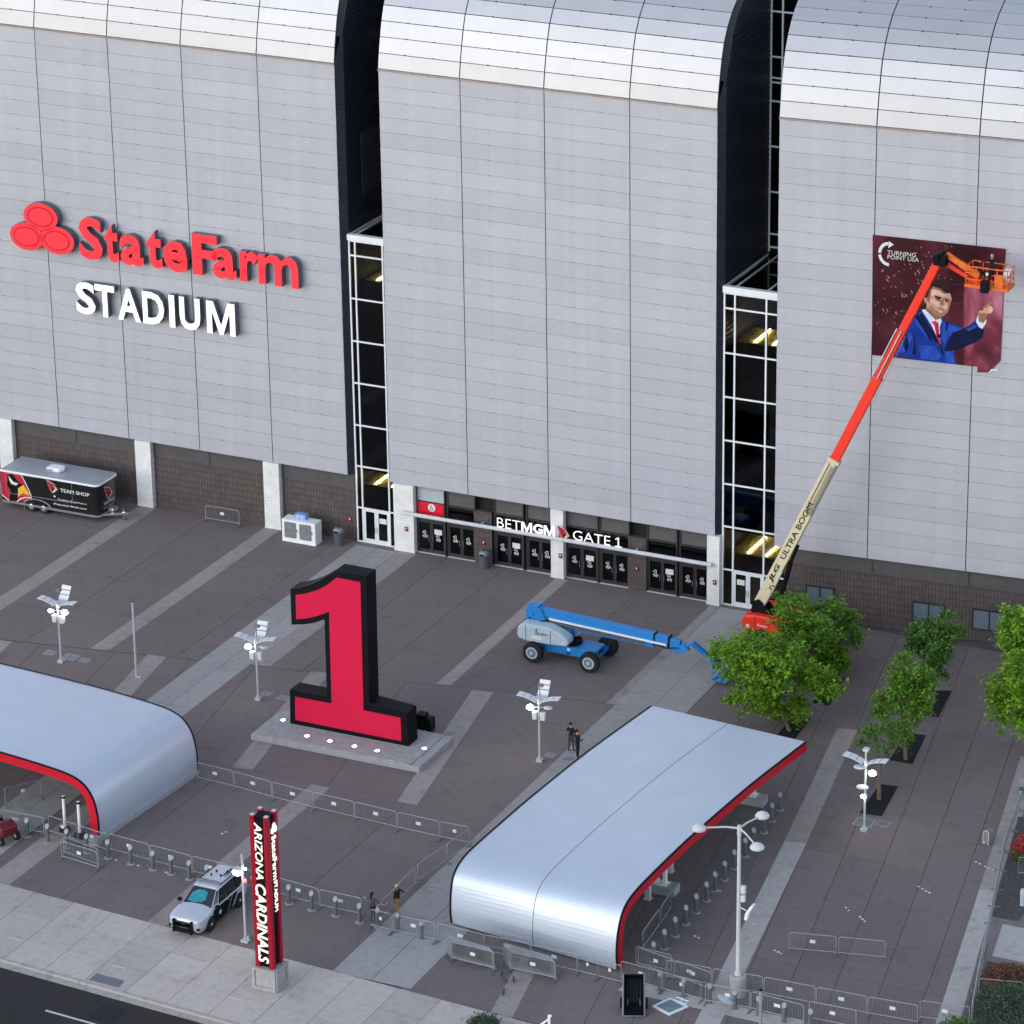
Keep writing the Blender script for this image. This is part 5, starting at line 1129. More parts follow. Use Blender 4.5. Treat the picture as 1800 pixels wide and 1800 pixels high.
m = MB(); LY = [
 (0,3,[(640,945),(560,985),(510,1000),(470,1090),(430,1200),(370,1300),(330,1440),(600,1496),(900,1530),(1025,1546),(1010,1380),(1100,1360),(1250,1300),(1330,1240),(1355,1150),(1290,1120),(1260,1040),(1140,1140),(1020,1100),(870,1040),(840,1000),(700,960)]),
 (1,4,[(960,1250),(1000,1180),(1100,1150),(1240,1075),(1280,1120),(1355,1150),(1330,1240),(1250,1300),(1100,1360),(960,1400),(900,1390)]),
 (1,4,[(640,960),(620,1000),(780,1270),(850,1340),(880,1440),(900,1440),(870,1330),(790,1210)]),(1,4,[(545,1130),(560,1300),(540,1430),(580,1440),(575,1280)]),(1,4,[(915,1060),(950,1070),(930,1180),(915,1150)]),
 (2,5,[(645,930),(700,920),(800,1040),(860,1015),(872,1060),(850,1120),(852,1310),(832,1318),(790,1200),(740,1080)]),
 (3,6,[(755,1065),(800,1050),(835,1080),(842,1180),(855,1318),(832,1322),(803,1190),(790,1110)]),
 (2,5,[(1280,985),(1258,1060),(1290,1120),(1330,1145),(1372,1080),(1376,1030),(1340,1080),(1290,1060)]),
 (4,6,[(1290,940),(1340,935),(1350,890),(1400,850),(1450,820),(1456,835),(1400,880),(1440,890),(1456,930),(1430,970),(1400,970),(1370,1020),(1350,1075),(1300,1062),(1285,1000)]),
 (6,7,[(1292,960),(1380,965),(1400,975),(1366,1030),(1350,1072),(1302,1060)]),(6,7,[(1350,890),(1448,822),(1455,835),(1395,872),(1365,915)]),
 (6,6,[(700,870),(770,960),(830,1005),(885,1000),(850,1030),(800,1042),(690,930)]),
 (4,7,[(690,790),(735,760),(745,690),(780,655),(860,680),(925,735),(965,740),(985,800),(970,870),(945,950),(880,1003),(830,1003),(770,960),(705,900)]),
 (4,7,[(670,790),(700,785),(715,830),(700,862),(675,830)]),
 (5,8,[(662,775),(665,700),(720,625),(800,603),(880,605),(950,640),(1000,690),(992,750),(955,738),(925,742),(860,690),(775,662),(742,705),(735,770),(700,795)]),
 (7,8,[(745,775),(770,700),(800,680),(870,710),(925,760),(900,775),(800,755)]),(7,8,[(870,860),(915,880),(955,850),(940,920),(905,915)]),(7,8,[(720,800),(790,815),(840,850),(830,890),(760,850)]),(9,8,[(740,880),(815,940),(900,948),(940,930),(900,1000),(830,1003),(770,962)]),(5,8,[(790,770),(862,790),(866,803),(800,790)]),(6,8,[(800,790),(870,815),(862,840),(806,815)]),(6,8,[(903,805),(955,828),(945,850),(908,838)]),(6,8,[(735,700),(760,690),(745,760),(738,840),(715,830),(705,790)]),(6,8,[(870,815),(886,820),(880,860),(862,868)]),(8,4,[(560,1010),(640,1010),(700,1130),(760,1280),(700,1240),(600,1120)]),(8,4,[(400,1270),(520,1180),(540,1230),(470,1400),(380,1420)]),(8,4,[(880,1060),(960,1090),(1100,1150),(1000,1180),(930,1250),(905,1330),(870,1240)]),(8,4,[(600,1330),(780,1330),(860,1440),(830,1500),(640,1480)]),(6,9,[(740,700),(775,662),(860,690),(925,742),(900,752),(850,712),(780,690)]),(6,9,[(880,790),(898,800),(892,850),(880,845)]),(6,9,[(945,850),(972,800),(975,860),(950,945),(925,985)]),(5,9,[(770,655),(840,632),(930,650),(985,700),(960,720),(900,690),(830,668)]),(7,9,[(835,930),(880,945),(875,965),(840,955)]),(1,5,[(560,1000),(600,985),(690,1090),(770,1290),(735,1270),(650,1130)]),(1,4,[(430,1210),(480,1200),(500,1330),(470,1420),(440,1350)]),(8,5,[(1140,1150),(1240,1090),(1275,1120),(1180,1170)]),(8,4,[(910,1400),(1000,1390),(1018,1530),(920,1520)]),(2,6,[(1300,1075),(1340,1095),(1330,1135),(1296,1118)]),(7,7,[(1405,890),(1440,895),(1450,930),(1425,965),(1400,935)]),(1,6,[(735,1075),(745,1085),(800,1200),(850,1320),(838,1330),(780,1215)]),(7,7,[(803,1080),(826,1085),(838,1180),(846,1290),(836,1295),(815,1190)]) if 0 else (3,6,[(803,1080),(826,1085),(838,1180),(846,1290),(836,1295),(815,1190)]),(9,9,[(760,870),(800,940),(850,985),(900,985),(880,1003),(830,1003),(770,960),(720,905)]),(6,9,[(850,860),(880,825),(900,870),(880,885)]),(6,9,[(815,898),(850,905),(905,930),(900,942),(850,920)]),
 (5,9,[(795,765),(865,785),(868,797),(800,780)]),(5,9,[(905,790),(955,812),(952,824),(905,805)]),(5,9,[(815,795),(855,800),(850,810),(822,806)]),(5,9,[(912,815),(945,825),(938,835),(915,828)]),(1,8,[(822,1205),(850,1200),(862,1230),(840,1250),(820,1235)])]
for mi, k, pts in LY: m.m = mi; m.poly([bb(x, y, k) for x, y in pts])
m.build('printed_figure', [NAV, DNAV, SHT, TIE, SK_, HAI, SHD, LIT, BLU, STB], bn)
m = MB(); ex = (bb(580,290,3)-bb(255,255,3)); 
for body, (xa, ya), (xb, yb), h in (('TURNING',(255,300),(578,334),.245),('POINT USA',(258,352),(612,390),.245)):
    a, b = bb(xa, ya, 3), bb(xb, yb, 3); xv = (b-a).normalized(); text_in(m, body, a, xv, Vector((0,0,1)), -Y, bold=0, fitw=(b-a).length, fith=h)
cx_, cy_ = 275, 300
for a0, a1 in ((95,178),(187,270)):
    n = 9; 
    rows = [[bb(cx_+cos(radians(a0+(a1-a0)*k/n))*r, cy_-sin(radians(a0+(a1-a0)*k/n))*r*1.12+(cos(radians(a0+(a1-a0)*k/n))*r)*.10, 3) for r in (90, 122)] for k in range(n+1)]; m.grid(rows)
m.poly([bb(x, y, 3) for x, y in ((272,152),(328,192),(268,232))])
m.build('lettering', K['paper'], bn)
# ================================================================== POLICE CAR
car = thing('police_car', 'silver and black police SUV parked facing the road with teal windscreen shade', 'car', P(-3.87, 47.28, 0), -pi/2)
st = [(2.50,.48,.82,.86,.60),(2.46,.34,.92,.97,.80),(2.32,.27,.99,1.05,.92),(1.95,.27,1.03,1.10,.985),(1.5,.27,1.05,1.13,1.0),(1.1,.27,1.08,1.17,1.0),(0,.27,1.1,1.16,1.0),(-1.6,.27,1.12,1.16,1.0),(-2.2,.30,1.12,1.15,.98),(-2.44,.40,1.08,1.12,.92),(-2.5,.5,1.0,1.04,.88)]
rows = []
for x, zb_, zs_, zt_, w in st:
    half = [(w*.90,zb_),(w*.985,zb_+.2),(w,(zb_+zs_)/2+.1),(w*.985,zs_-.05),(w*.93,zs_+.01),(w*.55,zt_),(0,zt_+.015)]
    rows.append([Vector((x,-y,z)) for y, z in half]+[Vector((x,y,z)) for y, z in half[-2::-1]])
m = MB(); m.grid(rows); m.poly(rows[0]); m.poly(rows[-1]); o = m.build('body', K['carwhite'], car, smooth=True); sb_ = o.modifiers.new('round', 'SUBSURF'); sb_.levels = 2; sb_.render_levels = 2
def gh(x, y, z): return Vector((x, y, z))
base = [(1.12,.86),(.6,.95),(-2.2,.93),(-2.42,.84)]; roof = [(.22,.66),(.1,.72),(-2.0,.70),(-2.2,.62)]
m = MB(); R0 = [gh(x, -y, 1.10) for x, y in base]+[gh(x, y, 1.10) for x, y in base[::-1]]; R1 = [gh(x,-y,1.72) for x, y in roof]+[gh(x,y,1.72) for x, y in roof[::-1]]; R2 = [gh(x*.97,-y*.8,1.79) for x, y in roof]+[gh(x*.97,y*.8,1.79) for x, y in roof[::-1]]
for a, b in ((R0,R1),(R1,R2)):
    m.grid([a+[a[0]], b+[b[0]]])
m.poly(R2); m.build('cabin', K['carwhite'], car, smooth=True)
def onface(a, b, c, d, u0, u1, v0, v1, off): 
    f = lambda u, v: (a+(b-a)*u)*(1-v)+(d+(c-d)*u)*v
    n = (b-a).cross(d-a).normalized(); n = n if n.dot(f(.5,.5)-Vector((-.8,0,1.2))) > 0 else -n
    return [f(u0,v0)+n*off, f(u1,v0)+n*off, f(u1,v1)+n*off, f(u0,v1)+n*off]
fw = (R0[0], R0[7], R1[7], R1[0]); m = MB(); m.poly(onface(*fw, .02,.98,.02,.95,.012)); ws = m.build('windscreen', K['carglass'], car)
m = MB(); q = onface(*fw,.0,1,0,1,.018); f = lambda u, v: (q[0]+(q[1]-q[0])*u)*(1-v)+(q[3]+(q[2]-q[3])*u)*v
m.poly([f(.12,.2),f(.3,.12),(f(.6,.18)),f(.72,.35),f(.7,.72),f(.55,.82),f(.3,.8),f(.14,.6)]); m.build('sunshade', K['shade'], ws)
for sgn, (i0, i1) in ((-1,(1,2)),(1,(6,5))):
    a, b, c, d = R0[i0], R0[i1], R1[i1], R1[i0]; m = MB(); m.poly(onface(a,b,c,d,.0,.80,.0,.95,.006)); m.build('pillar_trim', K['black'], car); m = MB()
    m.poly(onface(a,b,c,d,.02,.36,.06,.9,.012)); m.build('side_window', K['carglass'], car); m = MB(); m.poly(onface(a,b,c,d,.38,.66,.06,.9,.012)); m.build('side_window', K['carglass'], car)
    m = MB(); m.poly(onface(a,b,c,d,.70,.97,.1,.88,.012)); m.build('side_window', K['carglass'], car)
    y = sgn*1.008; m = MB(); m.poly([Vector((x, y, z)) for x, z in ((1.30,.62),(1.15,1.02),(-.2,1.06),(-.7,1.06),(-.1,.30),(.95,.30))]); m.poly([Vector((x, y, z)) for x, z in ((-.78,1.06),(-1.3,1.06),(-.62,.4),(-.25,.34))]); dp = m.build('door_panel', K['black'], car)
    m = MB(); m.poly([Vector((.55+.17*cos(pi/2+k*pi/7)*(1 if k%2==0 else .5), sgn*1.014, .68+.17*sin(pi/2+k*pi/7)*(1 if k%2==0 else .5))) for k in range(14)]); m.build('star_badge', K['offwhite'], dp)
    m = MB(); m.box(.85,1.05,min(sgn*1.0,sgn*1.2),max(sgn*1.0,sgn*1.2),1.08,1.24); m.build('mirror', K['black'], car, bevel=.03)
    m = MB(); m.box(-.35,-.2,min(sgn*1.0,sgn*1.03),max(sgn*1.0,sgn*1.03),.98,1.02); m.box(-1.25,-1.1,min(sgn*1.0,sgn*1.03),max(sgn*1.0,sgn*1.03),1.0,1.04); m.build('door_handle', K['carwhite'], car)
    m = MB(); m.poly(onface(R0[0] if sgn<0 else R0[7], R0[1] if sgn<0 else R0[6], R1[1] if sgn<0 else R1[6], R1[0] if sgn<0 else R1[7], .1,.9,.1,.9,.01)); m.build('quarter_glass', K['carglass'], car)
    for xw in (1.43,-1.43):
        m = MB(); m.lathe([(.24,-.12),(.36,-.11),(.38,-.05),(.38,.07),(.36,.12),(.24,.13)], 20, Matrix.Translation((xw, sgn*.90, .38)) @ Matrix.Rotation(-sgn*pi/2, 4, 'X')); w = m.build('wheel', K['rubber'], car, smooth=True)
        m = MB(); m.tube([(xw,sgn*.99,.38),(xw,sgn*1.025,.38)], [.23,.2], 14); m.build('rim', K['black'], w); m = MB(); m.ball((xw,sgn*1.03,.38), (.09,.03,.09), 10, 6); m.build('hub_cap', K['chrome'], w)
        m = MB(); m.lathe([(.43,-.0),(.43,.012)], 20, Matrix.Translation((xw, sgn*.995, .40)) @ Matrix.Rotation(-sgn*pi/2, 4, 'X')); m.build('wheel_well', K['black'], car)
    m = MB(); m.prism([Vector((2.36,sgn*.60,.74)),Vector((2.30,sgn*.88,.76)),Vector((2.08,sgn*.95,.92)),Vector((2.36,sgn*.66,.88))], (.04,0,.03)); m.build('headlight', K['paper'], car, bevel=.01)
    m = MB(); m.box(2.3,2.46,min(sgn*.62,sgn*.86),max(sgn*.62,sgn*.86),.44,.56); m.build('fog_lamp', K['black'], car); m = MB(); m.box(-2.5,-2.42,min(sgn*.72,sgn*.92),max(sgn*.72,sgn*.92),.8,1.05); m.build('tail_light', K['redtrim'], car)
m = MB(); q = onface(R0[3],R0[4],R1[4],R1[3],.06,.94,.1,.9,.012); m.poly(q); m.build('rear_window', K['carglass'], car)
m = MB(); m.box(2.44,2.5,-.56,.56,.55,.82); m.build('grille', K['black'], car, bevel=.02); m = MB(); m.box(2.5,2.51,-.1,.1,.68,.74); m.build('grille_badge', K['chrome'], car)
m = MB()
for y in (-.55,.45): m.box(2.52,2.66,y,y+.1,.25,.95)
for z in (.42,.62,.82): m.tube([(2.6,-.5,z),(2.6,.5,z)], .045, 6)
m.box(2.54,2.64,-.5,.5,.3,.5); m.build('push_bumper', K['black'], car)
m = MB(); m.prism([Vector((x,y,1.80)) for x, y in ((-.05,-.7),(-.2,-.72),(-.3,-.3),(-.24,0),(-.3,.3),(-.2,.72),(-.05,.7),(-.12,.25),(-.08,0),(-.12,-.25))], (0,0,.10)); m.build('light_bar', K['bollard'], car, bevel=.02)
m = MB()
for y in (-.66,.66): m.tube([(-.3,y,1.8),(-2.0,y,1.8)], .025, 5)
for x, y in ((-1.0,.2),(-1.35,-.25),(-1.5,.3),(-.9,-.3)): m.ball((x,y,1.84), .06, 6, 4)
m.build('roof_rails', K['black'], car)
m = MB(); text_in(m, '19500', Vector((-1.05,.56,1.803)), -X, -Y, Z, bold=.02, fitw=.95, fith=.36)
m.build('roof_number', K['black'], car)
# ================================================================== TREES AND PLANTS
def tree(name, label, base, crown_px, rx, ry, rz, mat_, n, leaf=.17, lean=None, group='young trees in the tree pits', cat='tree', w=None, z0=None):
    b = Vector(base); t = thing(name, label, cat, b, 0, group)
    c = FW(*crown_px, w if w is not None else -b.y)-b
    rs = random.Random(sum(map(ord, label)))
    m = MB(); top = c+Vector((0,0,-rz*.25)); mid = Vector((c.x*.35, c.y*.35, top.z*.5)); m.tube([(0,0,0), mid*.6, mid, top], [.13,.105,.09,.05], 7)
    for k in range(9):
        a = rs.random()*2*pi; f = rs.uniform(.45,.95); s = mid+(top-mid)*rs.uniform(-.1,.8); e = c+Vector((cos(a)*rx*.75*f, sin(a)*ry*.75*f, rs.uniform(-.5,.6)*rz))
        m.tube([s, s+(e-s)*.5+Vector((0,0,.15)), e], [.05,.03,.012], 5)
    m.build('trunk', K['bark'], t)
    vs, fs = [], []; clumps = []
    lobes = []
    for k in range(9):                              # uneven crown: several leafy boughs round the trunk
        while True:
            p = Vector((rs.uniform(-1,1), rs.uniform(-1,1), rs.uniform(-.9,1)))
            if .35 < p.length < .82: break
        lobes.append((p, rs.uniform(.30,.50)))
    lobes.append((Vector((0,0,.15)), .45))
    nc = max(14, int(n/34))
    while len(clumps) < nc:
        lp, lr = lobes[rs.randrange(len(lobes))]; d = Vector((rs.gauss(0,1), rs.gauss(0,1), rs.gauss(.25,1))).normalized()
        p = lp+d*lr*rs.uniform(.55,1.08)
        clumps.append((Vector((p.x*rx, p.y*ry, p.z*rz)), rs.uniform(.10,.24)))
    for i in range(n):
        cc, cr = clumps[rs.randrange(nc)]
        p = c+cc+Vector((rs.gauss(0,1)*cr, rs.gauss(0,1)*cr, rs.gauss(0,.8)*cr))
        d = Vector((rs.gauss(0,1), rs.gauss(0,1), rs.gauss(-.2,.6))).normalized(); s = d.cross(Vector((rs.gauss(0,.5), rs.gauss(0,.5), 1))).normalized(); l = leaf*rs.uniform(.6,1.3); wd = l*.45
        o = len(vs); vs += [p, p+d*l*.5+s*wd*.5, p+d*l, p+d*l*.5-s*wd*.5]; fs.append((o,o+1,o+2,o+3))
    m = MB(); m.add(vs, fs); me = bpy.data.meshes.new('crown'); me.from_pydata([tuple(v) for v in vs], [], fs); me.materials.append(mat_); link('crown', me, t)
    return t
tree('tree', 'bright green broad tree beside the far end of the long canopy', gp(1388,1285), (1350,1196), 4.3, 3.0, 2.5, K['leafb'], 16000, .27)
tree('tree', 'mid green tree in front of the orange lift, behind the broad bright tree', (13.9, -7.6, 0), (1430,1120), 3.1, 2.7, 2.6, K['leaf'], 12500, .27)
tree('tree', 'rounded dark green tree before the grey wall windows', gp(1641,1235), (1646,1136), 2.4, 2.2, 1.8, K['leafd'], 8000, .25)
tree('tree', 'narrow green tree with drooping lower sprigs, middle of the tree pit row', gp(1592,1335), (1588,1232), 1.7, 1.5, 2.7, K['leaf'], 6500, .24)
tree('tree', 'thin leaning tree with sparse leaves behind the lamp on the right', gp(1545,1405), (1545,1300), 1.2, 1.0, 1.1, K['leafd'], 1000, .22)
tree('tree', 'bright green tree cut by the right edge of the view', gp(1812,1330), (1799,1185), 2.6, 2.4, 3.9, K['leafb'], 12000, .27, group='young trees in the tree pits')
for pts in (((1392,1262),(1425,1263),(1397,1299),(1364,1293)),((1639,1213),(1673,1214),(1650,1261),(1621,1257)),((1594,1288),(1628,1292),(1604,1343),(1563,1336)),((1546,1378),(1579,1382),(1550,1435),(1511,1429)),((1452,1190),(1487,1192),(1458,1240),(1428,1236))):
    MB().poly([G(u, v, .012) for u, v in pts]).build('tree_pit', K['mulch'], plaza)
def shrub(name, label, base, r, rz, mat_, n, leaf=.14, group='shrubs at the edge', extra=None, cat='shrub'):
    t = thing(name, label, cat, base, 0, group); rs = random.Random(len(label)); vs, fs, mi = [], [], []
    m = MB()
    for k in range(7): a = rs.random()*6.28; m.tube([(0,0,0),(cos(a)*r*.3,sin(a)*r*.3,rz*.7),(cos(a)*r*.7,sin(a)*r*.7,rz*1.4)], [.03,.02,.008], 4)
    m.build('stems', K['bark'], t)
    for i in range(n):
        a = rs.random()*6.28; u = rs.random()**.5; h = rs.random(); p = Vector((cos(a)*u*r, sin(a)*u*r, rz*(.15+1.75*h*(1-u*u*.6)))); p += Vector((rs.gauss(0,.1),rs.gauss(0,.1),rs.gauss(0,.1)))
        d = Vector((rs.gauss(0,1), rs.gauss(0,1), rs.gauss(.5,.7))).normalized(); s = d.orthogonal().normalized(); l = leaf*rs.uniform(.6,1.4)
        o = len(vs); vs += [tuple(p), tuple(p+d*l*.5+s*l*.2), tuple(p+d*l), tuple(p+d*l*.5-s*l*.2)]; fs.append((o,o+1,o+2,o+3)); mi.append(1 if extra and h > .55 and rs.random() < extra else 0)
    me = bpy.data.meshes.new('foliage'); me.from_pydata(vs, [], fs); me.materials.append(mat_); me.materials.append(K['flower']); me.polygons.foreach_set('material_index', mi); link('foliage', me, t)
shrub('shrub', 'dark green bush top at the bottom edge left of the lamp arm', FW(850,1808,52.2).to_tuple(), .75, .33, K['shrub'], 1500)
shrub('shrub', 'dark green spiky bush at the bottom edge by the fence corner', FW(1684,1822,45.4).to_tuple(), 1.0, .42, K['leafd'], 1800)
shrub('shrub', 'large grey green bush at the lower right corner', gp(1775,1785), 1.75, .75, K['shrub'], 4500)
shrub('shrub', 'rust coloured bush in the gravel bed at lower right', gp(1775,1735), 1.35, .55, K['shrubr'], 3000)
shrub('shrub', 'small bush with red flowers among gravel at lower right', gp(1755,1722), .6, .3, K['leafd'], 600, .12, extra=.8)
shrub('shrub', 'tall red flowering bush beside the barricade fence at the right edge', gp(1800,1510), .62, .75, K['leafd'], 1600, .14, extra=.9)
# ================================================================== SMALL THINGS
q = G(1114,1788); ct = thing('tilt_cart', 'black open tilt cart with deep ribbed tub tipped up among the barricades', 'cart', (q.x, q.y, 0), YAW)
TL = radians(52); W_, L_ = .52, 2.05
def sl(x, y, z): return Vector((x, .0+y*cos(TL)+z*sin(TL), .06+y*sin(TL)-z*cos(TL)))
a_ = [(-W_,0),(W_,0),(W_*.98,L_),(-W_*.98,L_)]
out = [sl(x,y,0) for x, y in a_]; inn = [sl(x*.88,.06+y*.94,0) for x, y in a_]; bot = [sl(x*.72,.72+y*.6,.5) for x, y in a_]; obt = [sl(x*.8,.66+y*.64,.54) for x, y in a_]
m = MB()
for A_, B_ in ((out,inn),(inn,bot),(out,obt)): m.grid([A_+[A_[0]], B_+[B_[0]]])
m.poly(bot); m.poly(obt); m.build('tub', K['black'], ct)
m = MB(); m.tube(out+[out[0]], .045, 5); m.build('rim', K['bollard'], ct); m = MB()
for k in range(5): x = (-.5+k*.25)*.66; m.beam(sl(x,.8,.485), sl(x,L_*.9,.485), .05,.03)
m.build('ribs', K['rubber'], ct)
for x in (-.62, .64):
    m = MB(); m.tube([(x-.05,.95,.26),(x+.05,.95,.26)], .26, 14); w = m.build('wheel', K['rubber'], ct); m = MB(); m.tube([(x-.056,.95,.26),(x+.056,.95,.26)], .1, 10); m.build('rim', K['galv'], w)
m = MB(); m.tube([(-.6,.95,.26),(.6,.95,.26)], .04, 6); m.beam((-.3,.6,.3),(-.3,1.2,.55),.05,.05); m.beam((.3,.6,.3),(.3,1.2,.55),.05,.05); m.build('axle', K['galvd'], ct)
h4 = [G(u, v, .012) for u, v in ((1146,1769),(1178,1754),(1210,1770),(1176,1785))]; hc = sum(h4, Vector())/4
ht = thing('floor_hatch', 'square blue grey floor hatch with wide pale frame beside the tilt cart', 'hatch', (hc.x, hc.y, 0))
m = MB(); m.prism([p-Vector((hc.x,hc.y,-.03)) for p in h4], (0,0,-.05)); m.build('frame', K['white'], ht); m = MB(); m.poly([(p-hc)*.76+Z*.046 for p in h4]); m.build('plate', mat('hatch_plate', (.17,.25,.29), .4, .2, .25, 2), ht)
m = MB()
for u, v in ((1193,1757),(1202,1761)): q = G(u, v, .03)-Vector((hc.x,hc.y,0)); m.tube([q+Vector((-.2,-.15,0)),q+Vector((.2,-.15,0)),q+Vector((.2,.15,0)),q+Vector((-.2,.15,0)),q+Vector((-.2,-.15,0))], .035, 4)
m.build('hinges', K['white'], ht)
q = G(1733,1484); ar = thing('utility_post', 'small arched beige post with round roll standing alone on the plaza', 'post', (q.x, q.y, 0), -.25)
m = MB(); pa = [(-.17,0),(-.17,.62)]+[(.17*-cos(pi*k/8), .62+.17*sin(pi*k/8)) for k in range(1,8)]+[(.17,.62),(.17,0)]
m.prism([Vector((a, 0, b)) for a, b in pa], (0,.45,0)); m.build('housing', mat('beige_box', (.24,.20,.18), .7, 0, .1), ar); m = MB(); m.tube([(a,-.03,b) for a, b in pa], .025, 5); m.build('arch', K['offwhite'], ar); m = MB(); m.tube([(-.07,-.05,.1),(-.07,-.1,.1)], [.07,.04], 10); m.build('roll', K['paper'], ar)
for (u, v), l in (((115,1462),'left'),((141,1472),'right')):
    q = G(u, v); t = thing('white_post', f'tall white post with black cap by the red canopy edge, {l} of two', 'post', (q.x, q.y, 0), group='white posts by the left canopy'); m = MB(); m.tube([(0,0,.1),(0,0,2.0)], .085, 10); m.build('post', K['white'], t); m = MB(); m.tube([(0,0,2.0),(0,0,2.1)], .12, 10); m.build('cap', K['black'], t); m = MB(); m.tube([(0,0,2.1),(0,0,2.12)], .1, 10); m.build('lens', K['paper'], t); m = MB(); m.box(-.25,.25,-.2,.2,0,.3); m.build('base', K['black'], t, bevel=.04)
q = G(-8,1478); t = thing('utility_cart', 'dark red utility cart cut by the left edge under the canopy', 'cart', (q.x+.25, q.y+.3, 0), -.35)
m = MB(); m.prism([Vector((x,-.5,z)) for x, z in ((-1.2,.4),(.55,.35),(.75,.6),(.7,.95),(.3,1.15),(-.2,1.0),(-.3,.7),(-1.2,.7))], (0,1,0)); m.build('body', mat('cart_maroon', (.14,.008,.014), .4, coat=.3), t, bevel=.06)
m = MB(); m.box(-.9,-.3,-.4,.4,.75,.95); m.box(-1.0,-.88,-.4,.4,.75,1.35); m.tube([(.2,0,1.1),(.0,0,1.45)], .03, 5); m.build('seat', K['black'], t)
for x, y in ((.55,-.52),(.55,.52),(-.8,-.52),(-.8,.52)):
    m = MB(); m.tube([(x,y-.1,.25),(x,y+.1,.25)], .25, 14); w = m.build('wheel', K['rubber'], t); m = MB(); m.tube([(x,y-.11,.25),(x,y+.11,.25)], .1, 10); m.build('hub', K['paper'], w)
q = G(1797,1592); t = thing('marker_post', 'short pale blue round topped post in the gravel bed', 'post', (q.x, q.y, 0)); m = MB(); m.lathe([(.13,0),(.13,.85),(.1,.95),(.03,.98)], 12); m.build('post', K['cowl'], t, smooth=True)
q = G(1800,1400); t = thing('bench', 'grey curved metal bench at the right edge of the plaza', 'bench', (q.x, q.y, 0), .3); m = MB(); m.box(-.3,.9,-.25,.25,.42,.47); m.prism([Vector((-.3,.22,.47)),Vector((.9,.22,.47)),Vector((.9,.38,.95)),Vector((-.3,.38,.95))], (0,.03,0)); m.build('seat', K['bollard'], t); m = MB()
for x in (-.2,.8): m.tube([(x,.2,.45),(x,-.3,.42),(x,-.38,.25),(x,-.3,0)], .03, 5)
m.build('leg', K['galv'], t)
# thin near poles standing on the sidewalk
pq = G(1336,1862); t = thing('near_pole', 'thin grey pole rising from the bottom edge right of the concrete drum', 'pole', (pq.x, pq.y, 0)); 
ztop = FW(1341,1742,-pq.y).z; m = MB(); m.tube([(0,0,0),(0,0,ztop)], .085, 8); m.tube([(0,0,ztop-.5),(0,0,ztop-.35)], .12, 8); m.build('pole', K['galv'], t); m = MB(); m.tube([(0,0,ztop),(0,0,ztop+.06)], .09, 8); m.build('cap', K['black'], t)
pq = G(966,1850); ztop = FW(967,1785,-pq.y).z; t = thing('near_pole', 'white pole top with slanting arm poking up at the bottom edge', 'pole', (pq.x, pq.y, 0)); m = MB(); m.tube([(0,0,0),(0,0,ztop)], .07, 8); m.tube([(-.4,-.1,ztop-.55),(0,0,ztop-.2)], .05, 6); m.tube([(0,0,ztop-.02),(.12,0,ztop-.02)], .06, 6); m.build('pole', K['white'], t)
def pigeon(u, v, rz, lab):
    q = G(u, v); t = thing('bird', lab, 'bird', (q.x, q.y, 0), rz, 'birds on the paving'); m = MB(); m.ball((0,0,.12), (.15,.07,.075), 8, 6); m.tube([(.1,0,.15),(.16,0,.22),(.17,0,.24)], [.05,.04,.035], 6); m.tube([(-.1,0,.12),(-.3,0,.08)], [.05,.02], 5); m.tube([(.2,0,.24),(.24,0,.23)], [.015,.005], 4); m.build('body', K['cgrey'], t, smooth=True)
    m = MB(); m.tube([(0,-.03,.06),(0,-.03,0)], .008, 4); m.tube([(0,.03,.06),(0,.03,0)], .008, 4); m.build('legs', K['bark'], t)
for (u, v, r), l in zip(((882,1714,1.9),(887,1726,2.5),(903,1726,2.1),(885,1748,1.8)), ('nearest the left barricade stack','on the dark paving left of the pale band','on the pale band, upper of two','on the pale band, lower of two')): pigeon(u, v, r, 'small dark bird '+l)
